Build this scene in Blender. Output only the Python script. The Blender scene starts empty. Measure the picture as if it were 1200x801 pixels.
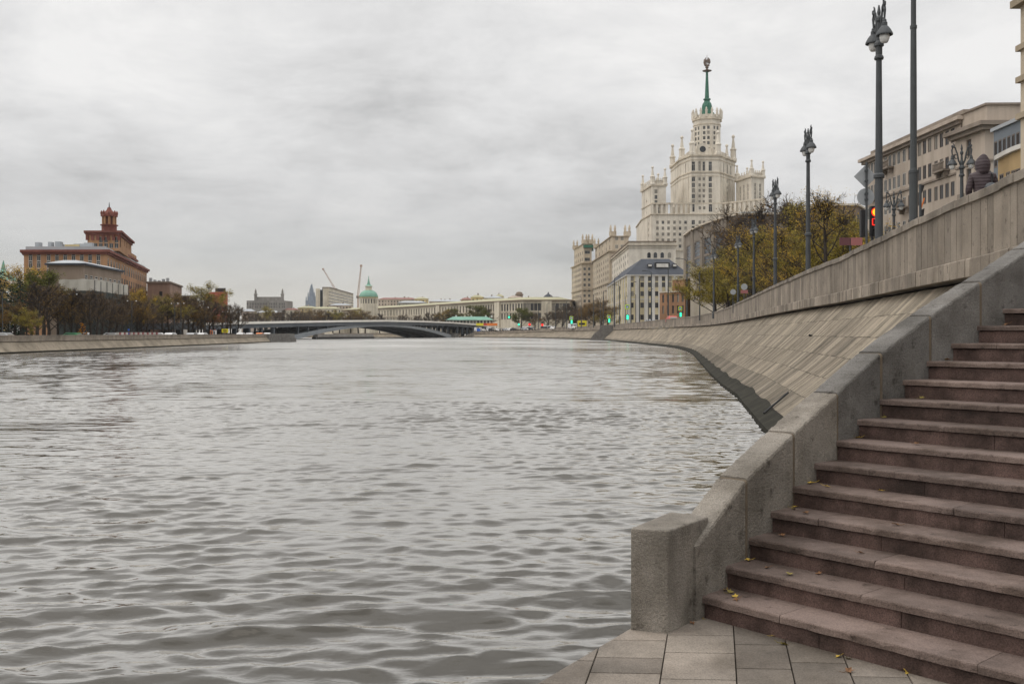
import bpy, bmesh, math, random
import numpy as np
from mathutils import Vector, Matrix
R = math.radians
rnd = random.Random(7)
SC = bpy.context.scene
C = SC.collection
F = 35.0/36*1200          # focal length in photograph pixels
EYE = 2.35                # eye height over the river
HOR = 390.0

def PX(px, Y): return (px-600)/F*Y
def PZ(py, Y): return EYE+(HOR-py)/F*Y
def P(px, py, Y): return (PX(px, Y), Y, PZ(py, Y))

# ---------------------------------------------------------------- objects
def tag(o, label=None, cat=None, group=None, kind=None):
    if label: o['label'] = label
    if cat: o['category'] = cat
    if group: o['group'] = group
    if kind: o['kind'] = kind
    return o

def thing(name, label, cat, loc=(0, 0, 0), group=None, rz=0):
    o = bpy.data.objects.new(name, None)
    C.objects.link(o)
    o.location = loc
    o.rotation_euler = (0, 0, rz)
    o.empty_display_size = .3
    return tag(o, label, cat, group)

def copy_tree(o, parent=None):
    c = o.copy()
    C.objects.link(c)
    c.parent = parent
    for ch in list(o.children):
        copy_tree(ch, c)
    return c

TINTED = set()
class MB:
    def __init__(s):
        s.v = []; s.f = []; s.m = []; s.t = []
        s.mi = 0; s.tint = 1.0
    def face(s, pts):
        n = len(s.v)
        s.v.extend([tuple(p) for p in pts])
        s.f.append(tuple(range(n, n+len(pts)))); s.m.append(s.mi); s.t.append(s.tint)
    def quads(s, ring0, ring1, closed=True):
        n = len(ring0); k = n if closed else n-1
        for i in range(k):
            j = (i+1) % n
            s.face((ring0[i], ring0[j], ring1[j], ring1[i]))
    def prism(s, poly, z0, z1, cap=True, bottom=True):
        a = [(x, y, z0) for x, y in poly]; b = [(x, y, z1) for x, y in poly]
        s.quads(a, b)
        if cap: s.face(b)
        if bottom: s.face(a[::-1])
    def box(s, x0, x1, y0, y1, z0, z1):
        s.prism([(x0, y0), (x1, y0), (x1, y1), (x0, y1)], z0, z1)
    def obox(s, c, d, L, W, z0, z1):
        """box centred at c (x,y), long axis d (angle), sizes L x W"""
        ca, sa = math.cos(d), math.sin(d)
        q = [(-L/2, -W/2), (L/2, -W/2), (L/2, W/2), (-L/2, W/2)]
        s.prism([(c[0]+x*ca-y*sa, c[1]+x*sa+y*ca) for x, y in q], z0, z1)
    def lathe(s, prof, n=16, c=(0, 0, 0), rot=0, cap=True):
        rings = []
        for r, z in prof:
            rings.append([(c[0]+r*math.cos(rot+2*math.pi*i/n), c[1]+r*math.sin(rot+2*math.pi*i/n), c[2]+z) for i in range(n)])
        for a, b in zip(rings, rings[1:]): s.quads(a, b)
        if cap:
            if prof[0][0] > 1e-4: s.face(rings[0][::-1])
            if prof[-1][0] > 1e-4: s.face(rings[-1])
    def tube(s, pts, rad, n=8, cap=True):
        pts = [Vector(p) for p in pts]
        if not hasattr(rad, '__len__'): rad = [rad]*len(pts)
        rings = []
        up = Vector((0, 0, 1))
        for i, p in enumerate(pts):
            d = (pts[min(i+1, len(pts)-1)]-pts[max(i-1, 0)]).normalized()
            a = d.cross(up if abs(d.z) < .95 else Vector((1, 0, 0))).normalized()
            b = a.cross(d)
            rings.append([tuple(p+(a*math.cos(2*math.pi*k/n)+b*math.sin(2*math.pi*k/n))*rad[i]) for k in range(n)])
        for a, b in zip(rings, rings[1:]): s.quads(a, b)
        if cap:
            s.face(rings[0][::-1]); s.face(rings[-1])
    def loft(s, rings, cap=True):
        for a, b in zip(rings, rings[1:]): s.quads(a, b)
        if cap:
            s.face(rings[0][::-1]); s.face(rings[-1])
    def mesh(s, name, mats, off=(0, 0, 0), smooth=False, merge=False, bevel=0, bevseg=2):
        me = bpy.data.meshes.new(name)
        ox, oy, oz = off
        me.from_pydata([(x-ox, y-oy, z-oz) for x, y, z in s.v], [], s.f)
        if not isinstance(mats, (list, tuple)): mats = [mats]
        for m in mats: me.materials.append(m)
        if len(mats) > 1: me.polygons.foreach_set('material_index', s.m)
        if any(t != 1.0 for t in s.t) or any(m.name in TINTED for m in mats):
            at = me.color_attributes.new('tint', 'FLOAT_COLOR', 'CORNER')
            buf = []
            for f, t in zip(s.f, s.t): buf.extend([t, t, t, 1.0]*len(f))
            at.data.foreach_set('color', buf)
        if merge or bevel or smooth:
            bm = bmesh.new(); bm.from_mesh(me)
            bmesh.ops.remove_doubles(bm, verts=bm.verts, dist=1e-5)
            bmesh.ops.recalc_face_normals(bm, faces=bm.faces)
            if bevel:
                es = [e for e in bm.edges if len(e.link_faces) == 2 and e.calc_face_angle(0) > .5]
                bmesh.ops.bevel(bm, geom=es, offset=bevel, segments=bevseg, profile=.6, affect='EDGES', clamp_overlap=True)
            bm.to_mesh(me); bm.free()
        if smooth: me.polygons.foreach_set('use_smooth', [True]*len(me.polygons))
        me.update()
        return me
    def build(s, name, mats, parent=None, off=None, **k):
        if off is None: off = tuple(parent_loc(parent)) if parent else (0, 0, 0)
        o = bpy.data.objects.new(name, s.mesh(name, mats, off, **k))
        C.objects.link(o)
        if parent: o.parent = parent
        return o

def parent_loc(p):
    l = Vector((0, 0, 0))
    while p: l += p.location; p = p.parent
    return l

def offset_poly(poly, d):
    n = len(poly); out = []
    for i in range(n):
        p0, p1, p2 = Vector(poly[i-1]), Vector(poly[i]), Vector(poly[(i+1) % n])
        d1 = (p1-p0).normalized(); d2 = (p2-p1).normalized()
        n1 = Vector((d1.y, -d1.x)); n2 = Vector((d2.y, -d2.x))
        m = (n1+n2); k = d/max(.35, (1+n1.dot(n2)))
        q = p1+m*k
        out.append((q.x, q.y))
    return out

# ---------------------------------------------------------------- materials
def nodes(name):
    m = bpy.data.materials.new(name); m.use_nodes = True
    nt = m.node_tree
    return m, nt, nt.nodes['Principled BSDF']

def ramp(nt, src, stops):
    r = nt.nodes.new('ShaderNodeValToRGB')
    e = r.color_ramp.elements
    while len(e) < len(stops): e.new(.5)
    for x, (p, c) in zip(e, stops):
        x.position = p; x.color = (*c, 1) if len(c) == 3 else c
    nt.links.new(src, r.inputs[0])
    return r.outputs[0]

def noise(nt, vec, scale, detail=5, rough=.55, dist=0):
    n = nt.nodes.new('ShaderNodeTexNoise')
    n.inputs['Scale'].default_value = scale; n.inputs['Detail'].default_value = detail
    n.inputs['Roughness'].default_value = rough; n.inputs['Distortion'].default_value = dist
    if vec: nt.links.new(vec, n.inputs['Vector'])
    return n.outputs['Fac']

def mapping(nt, vec, scale=(1, 1, 1), rot=(0, 0, 0)):
    m = nt.nodes.new('ShaderNodeMapping')
    m.inputs['Scale'].default_value = scale; m.inputs['Rotation'].default_value = rot
    nt.links.new(vec, m.inputs['Vector'])
    return m.outputs[0]

def mixc(nt, a, b, fac=1.0, mode='MULTIPLY'):
    x = nt.nodes.new('ShaderNodeMix'); x.data_type = 'RGBA'; x.blend_type = mode
    if hasattr(fac, 'links'): nt.links.new(fac, x.inputs[0])
    else: x.inputs[0].default_value = fac
    for s, i in ((a, 6), (b, 7)):
        if hasattr(s, 'links'): nt.links.new(s, x.inputs[i])
        else: x.inputs[i].default_value = (*s, 1)
    return x.outputs[2]

def mat(name, c1, c2=None, rough=.8, ns=.5, speck=None, speckamt=.5, bump=0, bs=20, metal=0, tint=False, streak=0, spec=.3, dirt=0, dirtamt=.8, streakamt=.8, pits=0):
    m, nt, b = nodes(name)
    tc = nt.nodes.new('ShaderNodeTexCoord').outputs['Object']
    c2 = c2 or tuple(x*.8 for x in c1)
    col = ramp(nt, noise(nt, tc, ns, 6), [(.3, c2), (.7, c1)])
    if streak:
        s = noise(nt, mapping(nt, tc, (1, 1, .08)), streak, 5, .6)
        col = mixc(nt, col, ramp(nt, s, [(.35, (.62, .6, .57)), (.6, (1, 1, 1))]), streakamt)
    if dirt:
        s = noise(nt, tc, dirt, 7, .65)
        col = mixc(nt, col, ramp(nt, s, [(.36, (.5, .48, .45)), (.56, (1, 1, 1))]), dirtamt)
    if pits:
        s = noise(nt, tc, pits, 4, .7)
        col = mixc(nt, col, ramp(nt, s, [(.30, (.35, .33, .31)), (.40, (1, 1, 1)), (.66, (1, 1, 1)), (.76, (1.3, 1.28, 1.22))]), .85)
    if speck:
        s = noise(nt, tc, speck, 2, .5)
        col = mixc(nt, col, ramp(nt, s, [(.35, (.45, .43, .42)), (.5, (1, 1, 1)), (.68, (1.5, 1.45, 1.4))]), speckamt)
    if tint:
        TINTED.add(m.name)
        a = nt.nodes.new('ShaderNodeVertexColor'); a.layer_name = 'tint'
        col = mixc(nt, col, a.outputs[0], 1)
    nt.links.new(col, b.inputs['Base Color'])
    b.inputs['Roughness'].default_value = rough; b.inputs['Metallic'].default_value = metal
    b.inputs['Specular IOR Level'].default_value = spec
    if bump:
        bn = nt.nodes.new('ShaderNodeBump'); bn.inputs['Strength'].default_value = bump; bn.inputs['Distance'].default_value = .02
        nt.links.new(noise(nt, tc, bs, 6, .65), bn.inputs['Height'])
        nt.links.new(bn.outputs[0], b.inputs['Normal'])
    return m

def emit(name, col, st):
    m, nt, b = nodes(name)
    b.inputs['Base Color'].default_value = (*[min(1, c*.4) for c in col], 1)
    b.inputs['Emission Color'].default_value = (*col, 1); b.inputs['Emission Strength'].default_value = st
    return m

def leafmat(name, cols, spread=1.2):
    m, nt, b = nodes(name)
    tc = nt.nodes.new('ShaderNodeTexCoord').outputs['Object']
    n1 = noise(nt, tc, spread, 3, .7)
    st = [(.3+.4*i/(len(cols)-1), c) for i, c in enumerate(cols)]
    nt.links.new(ramp(nt, n1, st), b.inputs['Base Color'])
    b.inputs['Roughness'].default_value = .8; b.inputs['Specular IOR Level'].default_value = .15
    return m

G = {}
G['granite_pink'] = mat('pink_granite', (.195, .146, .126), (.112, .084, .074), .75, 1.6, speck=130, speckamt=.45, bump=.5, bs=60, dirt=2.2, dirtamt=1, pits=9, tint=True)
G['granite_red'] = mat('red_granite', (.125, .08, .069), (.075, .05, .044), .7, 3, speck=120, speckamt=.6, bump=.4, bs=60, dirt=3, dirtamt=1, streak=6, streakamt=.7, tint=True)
G['granite_grey'] = mat('grey_granite', (.315, .288, .252), (.215, .197, .172), .85, 2.2, speck=140, speckamt=.5, bump=1.0, bs=55, dirt=2.6, dirtamt=.65, pits=7, streak=3.5, streakamt=.5, tint=True)
G['granite_dark'] = mat('dark_grey_granite', (.235, .226, .213), (.155, .149, .141), .85, 2.2, speck=140, speckamt=.5, bump=.9, bs=55, dirt=2.6, dirtamt=.65, pits=7, streak=3.5, streakamt=.5, tint=True)
G['mortar'] = mat('rusty_mortar', (.15, .118, .085), (.10, .08, .058), .95, 6)
G['paving'] = mat('paving_stone', (.255, .222, .19), (.15, .13, .112), .7, 1.8, speck=110, speckamt=.4, bump=.5, bs=40, dirt=1.4, tint=True)
G['joint'] = mat('dark_joint', (.06, .055, .05), None, .95, 5)
G['facing'] = mat('facing_stone', (.325, .28, .215), (.215, .183, .14), .85, .35, speck=40, speckamt=.3, bump=.5, bs=12, streak=1.5, streakamt=.28, dirt=.5, dirtamt=.7, pits=4, tint=True)
G['parapet'] = mat('parapet_stone', (.33, .285, .235), (.23, .198, .163), .85, .9, speck=70, speckamt=.35, bump=.4, bs=30, streak=1.1, dirt=1.2, dirtamt=.45, streakamt=.5, pits=5, tint=True)
G['coping'] = mat('coping_stone', (.28, .245, .205), (.19, .167, .14), .85, 1.2, speck=80, speckamt=.35, bump=.5, bs=30, dirt=1.0, tint=True)
G['wet_stone'] = mat('wet_algae_stone', (.045, .042, .034), (.02, .02, .016), .9, 1.5, bump=.5, bs=15, spec=.08)
G['asphalt'] = mat('asphalt', (.055, .055, .055), None, .9, 3)
G['ground'] = mat('ground_dirt', (.12, .11, .09), None, .95, .2)
G['lamp_metal'] = mat('grey_lamp_metal', (.06, .067, .074), (.045, .05, .055), .55, 3, metal=0, spec=.4)
G['pole_metal'] = mat('grey_green_pole', (.06, .068, .072), (.045, .05, .053), .55, 3, spec=.4)
G['dark_iron'] = mat('dark_iron', (.03, .03, .032), None, .6, 5)
G['white_glass'] = mat('lantern_glass', (.7, .7, .68), (.6, .6, .6), .15, 3, spec=.5)
G['sign_back'] = mat('sign_back_grey', (.36, .38, .40), (.30, .32, .34), .5, 4)
G['black'] = mat('black_plastic', (.012, .012, .013), None, .5, 5)
G['glass'] = mat('window_glass', (.045, .052, .06), (.02, .024, .028), .2, .3, spec=.3)
_m = G['glass']; _nt = _m.node_tree; _b = _nt.nodes['Principled BSDF']
_oi = _nt.nodes.new('ShaderNodeObjectInfo')
_nt.links.new(ramp(_nt, _oi.outputs['Random'], [(0, (.018, .02, .024)), (.45, (.04, .046, .055)), (.72, (.07, .075, .08)), (.80, (.20, .185, .155)), (1, (.30, .28, .24))]), _b.inputs['Base Color'])
G['glass_blue'] = mat('bay_glass', (.05, .065, .085), (.025, .033, .043), .25, .15, spec=.3)
G['frame_white'] = mat('window_frame', (.5, .48, .44), None, .6, 2)
G['frame_brown'] = mat('window_frame_brown', (.16, .13, .11), None, .6, 2)
def wallmat(name, c, streak=.5, dirt=.08, k=.86):
    return mat(name, c, tuple(x*k for x in c), .9, .06, streak=streak, dirt=dirt, bump=.2, bs=3, dirtamt=.4, streakamt=.6)
G['cream'] = wallmat('cream_stone', (.77, .715, .62))
G['cream_dark'] = wallmat('cream_trim', (.68, .61, .50))
G['tan'] = wallmat('tan_stone', (.60, .515, .40))
G['tan_dark'] = wallmat('tan_trim', (.46, .385, .285))
G['yellow_wall'] = wallmat('pale_yellow_plaster', (.66, .58, .38))
G['white_wall'] = wallmat('white_plaster', (.74, .72, .68))
G['slate'] = mat('blue_grey_roof', (.06, .068, .085), (.045, .05, .062), .7, .3)
G['brick_orange'] = wallmat('orange_brick', (.37, .21, .12))
G['grey_modern'] = wallmat('warm_grey_stone', (.30, .262, .22))
G['brown_flat'] = wallmat('brown_render', (.26, .20, .155))
G['g_wall'] = wallmat('grey_beige_plaster', (.56, .48, .405))
G['g_dark'] = wallmat('grey_beige_cornice', (.31, .262, .22))
G['blue_panel'] = mat('blue_grey_panel', (.17, .195, .22), (.14, .16, .185), .6, .4)
G['ochre'] = wallmat('ochre_plaster', (.50, .36, .19))
G['j_wall'] = wallmat('orange_plaster', (.45, .255, .14))
G['j_trim'] = wallmat('maroon_trim', (.23, .085, .066))
G['metal_roof'] = mat('zinc_roof', (.40, .42, .44), (.30, .32, .34), .5, .15)
G['k_wall'] = wallmat('taupe_render', (.34, .27, .215))
G['hoard'] = wallmat('pale_hoarding', (.52, .5, .45), dirt=.25)
G['net'] = mat('dark_green_net', (.055, .065, .06), (.035, .042, .04), .9, .4)
G['brown_brick'] = wallmat('brown_brick', (.33, .215, .16))
G['red_wall'] = wallmat('red_cladding', (.46, .12, .085))
G['copper'] = mat('green_copper', (.19, .37, .285), (.13, .27, .21), .6, .25)
G['spire_green'] = mat('dark_green_spire', (.035, .16, .10), (.025, .11, .075), .55, .4)
G['emblem'] = mat('bronze_emblem', (.16, .115, .09), None, .5, 1)
G['far_grey'] = wallmat('grey_stone_far', (.30, .285, .265))
G['far_hazed'] = wallmat('hazed_tower', (.24, .29, .36))  # distance haze is painted into this wall colour
G['far_beige'] = wallmat('beige_concrete', (.72, .66, .54))
G['far_pink'] = wallmat('pink_beige_plaster', (.50, .42, .36))
G['far_ochre'] = wallmat('yellow_ochre_plaster', (.62, .50, .27))
G['roof_green'] = mat('yellow_green_roof', (.40, .38, .25), (.32, .31, .2), .7, .1)
G['roof_red'] = mat('dull_red_roof', (.26, .13, .11), None, .8, .2)
G['crane'] = mat('crane_orange', (.46, .33, .26), None, .6, 1)
G['steel'] = mat('bridge_steel', (.10, .115, .13), (.07, .08, .095), .55, .2)
G['steel_light'] = mat('arch_rib_paint', (.26, .28, .30), (.2, .22, .24), .5, .2)
G['fascia'] = mat('bridge_fascia', (.85, .82, .76), (.75, .72, .66), .8, .2)
G['bark'] = mat('bark', (.055, .045, .038), (.035, .029, .025), .95, 3)
G['twig'] = mat('twig', (.105, .08, .062), (.07, .053, .043), .95, 2)
G['twig_dark'] = mat('twig_dark', (.065, .053, .047), (.045, .037, .033), .95, 2)
G['leaf_yellow'] = leafmat('yellow_leaves', [(.22, .165, .035), (.52, .33, .05), (.36, .25, .045), (.38, .20, .035)])
G['leaf_olive'] = leafmat('olive_leaves', [(.12, .11, .03), (.32, .255, .045), (.19, .16, .034), (.42, .29, .05)])
G['leaf_green'] = leafmat('green_leaves', [(.05, .062, .014), (.11, .115, .02), (.075, .08, .015)])
G['leaf_brown'] = leafmat('brown_leaves', [(.10, .065, .03), (.19, .11, .03), (.12, .085, .03)])
G['leaf_orange'] = leafmat('orange_leaves', [(.45, .17, .02), (.7, .3, .03), (.55, .22, .02)])
G['needle'] = leafmat('conifer_needles', [(.012, .024, .018), (.03, .047, .032), (.02, .033, .024)])
def paint(name, c): return mat(name, c, tuple(x*.9 for x in c), .3, 1, spec=.5)
G['car_white'] = paint('white_paint', (.7, .7, .7)); G['car_silver'] = paint('silver_paint', (.35, .36, .37))
G['car_black'] = paint('black_paint', (.02, .02, .022)); G['car_red'] = paint('red_paint', (.5, .05, .03))
G['car_orange'] = paint('orange_paint', (.75, .2, .03)); G['car_green'] = paint('green_paint', (.04, .2, .08))
G['yellow'] = paint('sign_yellow', (.75, .65, .03)); G['lime'] = paint('sign_lime', (.55, .75, .04)); G['blue'] = paint('sign_blue', (.03, .12, .5))
G['pink'] = paint('faded_red_sign', (.36, .14, .14)); G['maroon'] = paint('maroon_sign', (.14, .055, .065)); G['white'] = paint('white_sign', (.75, .75, .75))
G['rubber'] = mat('rubber', (.02, .02, .02), None, .9, 4)
G['red_lit'] = emit('red_signal_lit', (1, .02, .01), 1.6); G['glare_lit'] = emit('signal_glare', (1, .52, .02), 1.4)
G['green_lit'] = emit('green_signal_lit', (.05, .85, .5), 1.5); G['head_lit'] = emit('headlight_lit', (1, .8, .55), 1.3)

# ---------------------------------------------------------------- windows and facades
def window_mesh(kind):
    m = MB()
    m.mi = 1
    m.face([(-.5, 0, -.5), (.5, 0, -.5), (.5, 0, .5), (-.5, 0, .5)])
    m.mi = 0
    t = .07
    m.box(-.5, .5, -.06, -.003, .5-t*.8, .5); m.box(-.5, .5, -.06, -.003, -.5, -.5+t*.8)
    m.box(-.5, -.5+t, -.06, -.003, -.5+t*.8, .5-t*.8); m.box(.5-t, .5, -.06, -.003, -.5+t*.8, .5-t*.8)
    if kind == 'cross':
        m.box(-.03, .03, -.05, -.004, -.5+t*.8, .2); m.box(-.5+t, .5-t, -.05, -.004, .2, .25)
    if kind == 'mid': m.box(-.03, .03, -.05, -.004, -.5+t*.8, .5-t*.8)
    if kind == 'bay':
        for z in (-.25, 0, .25): m.box(-.5+t, .5-t, -.05, -.004, z-.015, z+.015)
    return m
WIN = {}
for kind in ('cross', 'mid', 'bay'):
    WIN[kind] = window_mesh(kind).mesh('window', [G['frame_white'], G['glass']])
WIN['dark'] = window_mesh('mid').mesh('window', [G['frame_brown'], G['glass']])
WIN['baydark'] = window_mesh('bay').mesh('window', [G['frame_brown'], G['glass_blue']])

class Bld:
    """a building: an Empty at its base, walls with real openings, windows as parts"""
    def __init__(s, name, label, cat, loc, group=None):
        s.root = thing(name, label, cat, loc, group); s.wins = []
    def part(s, name, mb, m, **k): return mb.build(name, m, s.root, **k)
    def facade(s, mb, p0, p1, z0, z1, ops, depth=.3, win='cross', put=True):
        p0 = Vector(p0); p1 = Vector(p1); L = (p1-p0).length; d = (p1-p0)/L; n = Vector((d.y, -d.x))
        def pt(u, z, k=0): q = p0+d*u-n*k; return (q.x, q.y, z)
        us = sorted({0, L}|{o[0] for o in ops}|{o[1] for o in ops}); zs = sorted({z0, z1}|{o[2] for o in ops}|{o[3] for o in ops})
        for a, b in zip(us, us[1:]):
            if b-a < 1e-5: continue
            col = [o for o in ops if o[0] < (a+b)/2 < o[1]]
            st = None
            for c, e in zip(zs, zs[1:]):
                zc = (c+e)/2
                if any(o[2] < zc < o[3] for o in col):
                    if st is not None: mb.face([pt(a, st), pt(b, st), pt(b, c), pt(a, c)]); st = None
                elif st is None: st = c
            if st is not None: mb.face([pt(a, st), pt(b, st), pt(b, zs[-1]), pt(a, zs[-1])])
        th = math.atan2(d.y, d.x)
        for o in ops:
            a, b, c, e = o[:4]
            mb.face([pt(a, c), pt(b, c), pt(b, c, depth), pt(a, c, depth)]); mb.face([pt(a, e, depth), pt(b, e, depth), pt(b, e), pt(a, e)])
            mb.face([pt(a, c, depth), pt(a, e, depth), pt(a, e), pt(a, c)]); mb.face([pt(b, c), pt(b, e), pt(b, e, depth), pt(b, c, depth)])
            if put:
                q = pt((a+b)/2, (c+e)/2, depth*.8)
                s.wins.append((q, th, b-a, e-c, o[4] if len(o) > 4 else win))
    def block(s, name, poly, z0, z1, m, specs=None, roof=None, depth=.3):
        """poly counter-clockwise; specs {edge: [dict(us|n, w, rows, win, lo, hi)]}"""
        mb = MB()
        specs = specs or {}
        for i in range(len(poly)):
            p0, p1 = poly[i], poly[(i+1) % len(poly)]
            L = (Vector(p1)-Vector(p0)).length
            ops = []
            for sp in specs.get(i, []):
                us = sp.get('us')
                if us is None:
                    n = sp['n']; lo = sp.get('lo', 0.); hi = sp.get('hi', 1.)
                    us = [lo+(hi-lo)*(k+.5)/n for k in range(n)]
                for (zc, h) in sp['rows']:
                    for u in us: ops.append((u*L-sp['w']/2, u*L+sp['w']/2, zc-h/2, zc+h/2, sp.get('win', 'cross')))
            s.facade(mb, p0, p1, z0, z1, ops, depth)
        mb.face([(x, y, z1) for x, y in poly])
        return s.part(name, mb, m)
    def band(s, name, poly, z0, z1, d, m):
        mb = MB(); mb.prism(offset_poly(poly, d), z0, z1); return s.part(name, mb, m)
    def finish(s, limit=100):
        s.wins.sort(key=lambda w: -w[2]*w[3]/max(1, w[0][1]))
        rest = MB()
        for i, (q, th, w, h, kind) in enumerate(s.wins):
            if i < limit:
                o = bpy.data.objects.new('window', WIN[kind]); C.objects.link(o)
                o.parent = s.root; o.location = Vector(q)-parent_loc(s.root); o.rotation_euler = (0, 0, th); o.scale = (w, 1, h)
            else:
                me = WIN[kind]; ca, sa = math.cos(th), math.sin(th)
                for pl in me.polygons:
                    rest.mi = pl.material_index
                    pts = []
                    for vi in pl.vertices:
                        x, y, z = me.vertices[vi].co; x *= w; z *= h
                        pts.append((q[0]+x*ca-y*sa, q[1]+x*sa+y*ca, q[2]+z))
                    rest.face(pts)
        if rest.f:
            tag(rest.build('windows', [G['frame_white'], G['glass']], s.root), kind='stuff')
        return s.root
def rows(z0, n, dz, h): return [(z0+i*dz, h) for i in range(n)]
# ================================================================ camera, sky, sun
cam = bpy.data.cameras.new('camera'); co = bpy.data.objects.new('camera', cam); C.objects.link(co)
co.location = (0, 0, EYE); co.rotation_euler = (R(90), 0, 0)
cam.lens = 35; cam.sensor_width = 36; cam.clip_end = 9000; cam.clip_start = .1
cam.shift_y = -(400.5-HOR)/1200
SC.camera = co
SUN_EL, SUN_AZ = 50, 255        # azimuth clockwise from +Y
w = bpy.data.worlds.new('World'); SC.world = w; w.use_nodes = True
nt = w.node_tree
bg = nt.nodes['Background']; out = nt.nodes['World Output']
sky = nt.nodes.new('ShaderNodeTexSky'); sky.sky_type = 'NISHITA'; sky.sun_disc = False
sky.sun_elevation = R(SUN_EL); sky.sun_rotation = R(SUN_AZ)
nt.links.new(sky.outputs[0], bg.inputs[0]); bg.inputs[1].default_value = .1
tc = nt.nodes.new('ShaderNodeTexCoord').outputs['Generated']
sep = nt.nodes.new('ShaderNodeSeparateXYZ'); nt.links.new(tc, sep.inputs[0])
def math_(op, a, b=None, clamp=False):
    n = nt.nodes.new('ShaderNodeMath'); n.operation = op; n.use_clamp = clamp
    for i, s in enumerate((a, b)):
        if s is None: continue
        if hasattr(s, 'links'): nt.links.new(s, n.inputs[i])
        else: n.inputs[i].default_value = s
    return n.outputs[0]
den = math_('ADD', math_('MAXIMUM', sep.outputs[2], 0.0), .20)
comb = nt.nodes.new('ShaderNodeCombineXYZ')
nt.links.new(math_('DIVIDE', sep.outputs[0], den), comb.inputs[0]); nt.links.new(math_('DIVIDE', sep.outputs[1], den), comb.inputs[1])
comb.inputs[2].default_value = 9.4
pv = mapping(nt, comb.outputs[0], (1, 1, 1))
n1 = noise(nt, pv, 2.1, 12, .64, .2)
n2 = noise(nt, mapping(nt, comb.outputs[0], (.7, 1, 1)), .9, 6, .5, .3)
nn = math_('ADD', math_('ADD', math_('MULTIPLY', n1, .55), math_('MULTIPLY', n2, .45)), math_('ADD', math_('MULTIPLY', sep.outputs[0], .025), math_('MULTIPLY', math_('SUBTRACT', math_('MINIMUM', sep.outputs[2], .34), .17), .22)))
cloud = ramp(nt, nn, [(.38, (.57, .565, .56)), (.455, (.72, .713, .705)), (.515, (.81, .803, .795)), (.61, (.93, .918, .902))])
hz = ramp(nt, sep.outputs[2], [(0.0, (1.0, .97, .90)), (.042, (.95, .93, .88)), (.075, (.83, .84, .84)), (.12, (.86, .86, .865)), (.22, (1, 1, 1))])
# under the low cloud base the cover evens out towards the horizon
zb = nt.nodes.new('ShaderNodeMapRange'); nt.links.new(sep.outputs[2], zb.inputs[0])
for i_, v_ in ((1, .50), (2, 1.0), (3, 1.0), (4, 2.6)): zb.inputs[i_].default_value = v_
even = ramp(nt, sep.outputs[2], [(.02, (.75, .75, .75)), (.16, (.0, .0, .0))])
cl2 = mixc(nt, cloud, (.57, .568, .565), even, 'MIX')
cl3 = mixc(nt, cl2, hz, 1, 'MULTIPLY')
bg2 = nt.nodes.new('ShaderNodeBackground'); nt.links.new(cl3, bg2.inputs[0]); nt.links.new(zb.outputs[0], bg2.inputs[1])   # overcast: the zenith is about twice as bright as the horizon
mx = nt.nodes.new('ShaderNodeMixShader'); mx.inputs[0].default_value = .94
nt.links.new(bg.outputs[0], mx.inputs[1]); nt.links.new(bg2.outputs[0], mx.inputs[2]); nt.links.new(mx.outputs[0], out.inputs[0])
sl = bpy.data.lights.new('sun', 'SUN'); so = bpy.data.objects.new('sun', sl); C.objects.link(so)
sl.energy = 1.05; sl.angle = R(70); sl.color = (1, .91, .80)
az, el = R(SUN_AZ), R(SUN_EL)
sd = Vector((math.sin(az)*math.cos(el), math.cos(az)*math.cos(el), math.sin(el)))
so.rotation_euler = sd.to_track_quat('Z', 'Y').to_euler()
SC.view_settings.view_transform = 'Standard'; SC.view_settings.look = 'None'
SC.view_settings.exposure = 0; SC.view_settings.gamma = 1

# ================================================================ water
rs = np.random.RandomState(5)
WV = []
for i in range(110):
    lam = .17*(8.5**((i/109.0)**1.25))*rs.uniform(.85, 1.15)             # 0.22 m ... 3.5 m
    th = rs.normal(R(86), R(15) if lam > .5 else R(26))                                   # travel direction
    WV.append((lam, th, (.0029*lam**.75 if lam < .6 else .0029*.682*(lam/.6)**.45)*rs.uniform(.5, 1.4), rs.uniform(0, 6.28)))
def waves(x, y, lmin):
    z = np.zeros_like(x); dx = np.zeros_like(x); dy = np.zeros_like(x)
    # gusts: patches of calmer and rougher water
    g = .9+.45*np.sin(x*.21+y*.13+1.)*np.sin(y*.17-x*.06)+.3*np.sin(x*.55-.3*y)*np.sin(.4*y+.2*x)
    for lam, th, a, ph in WV:
        if lam < lmin: continue
        k = 6.2832/lam
        p = k*(x*math.cos(th)+y*math.sin(th))+ph
        aa = a*(g if lam < 1.4 else 1)
        z += aa*np.sin(p); c = np.cos(p)*aa*.9
        dx += c*math.cos(th); dy += c*math.sin(th)
    return z, dx, dy
wv = []; wf = []
def wgrid(x0, x1, y0, y1, st, lmin, fade):
    nx = int((x1-x0)/st)+1; ny = int((y1-y0)/st)+1
    X, Y = np.meshgrid(np.linspace(x0, x1, nx), np.linspace(y0, y1, ny))
    z, dx, dy = waves(X, Y, lmin)
    e = fade(X, Y)
    V = np.stack([X+dx*e, Y+dy*e, z*e], -1).reshape(-1, 3)
    b = sum(len(a) for a in wv)
    i = (np.arange(ny-1)[:, None]*nx+np.arange(nx-1)[None]).reshape(-1)+b
    wv.append(V); wf.append(np.stack([i, i+1, i+nx+1, i+nx], 1))
ss = lambda t: np.clip(t, 0, 1)**2*(3-2*np.clip(t, 0, 1))
wgrid(-20, 10, 2.5, 34, .05, 0, lambda X, Y: np.ones_like(X))
wgrid(-80, 38, 34, 150, .15, .42, lambda X, Y: ss((150-Y)/40)*ss((X+80)/6)*ss((38-X)/4))
V = np.concatenate(wv); Fc = np.concatenate(wf)
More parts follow.
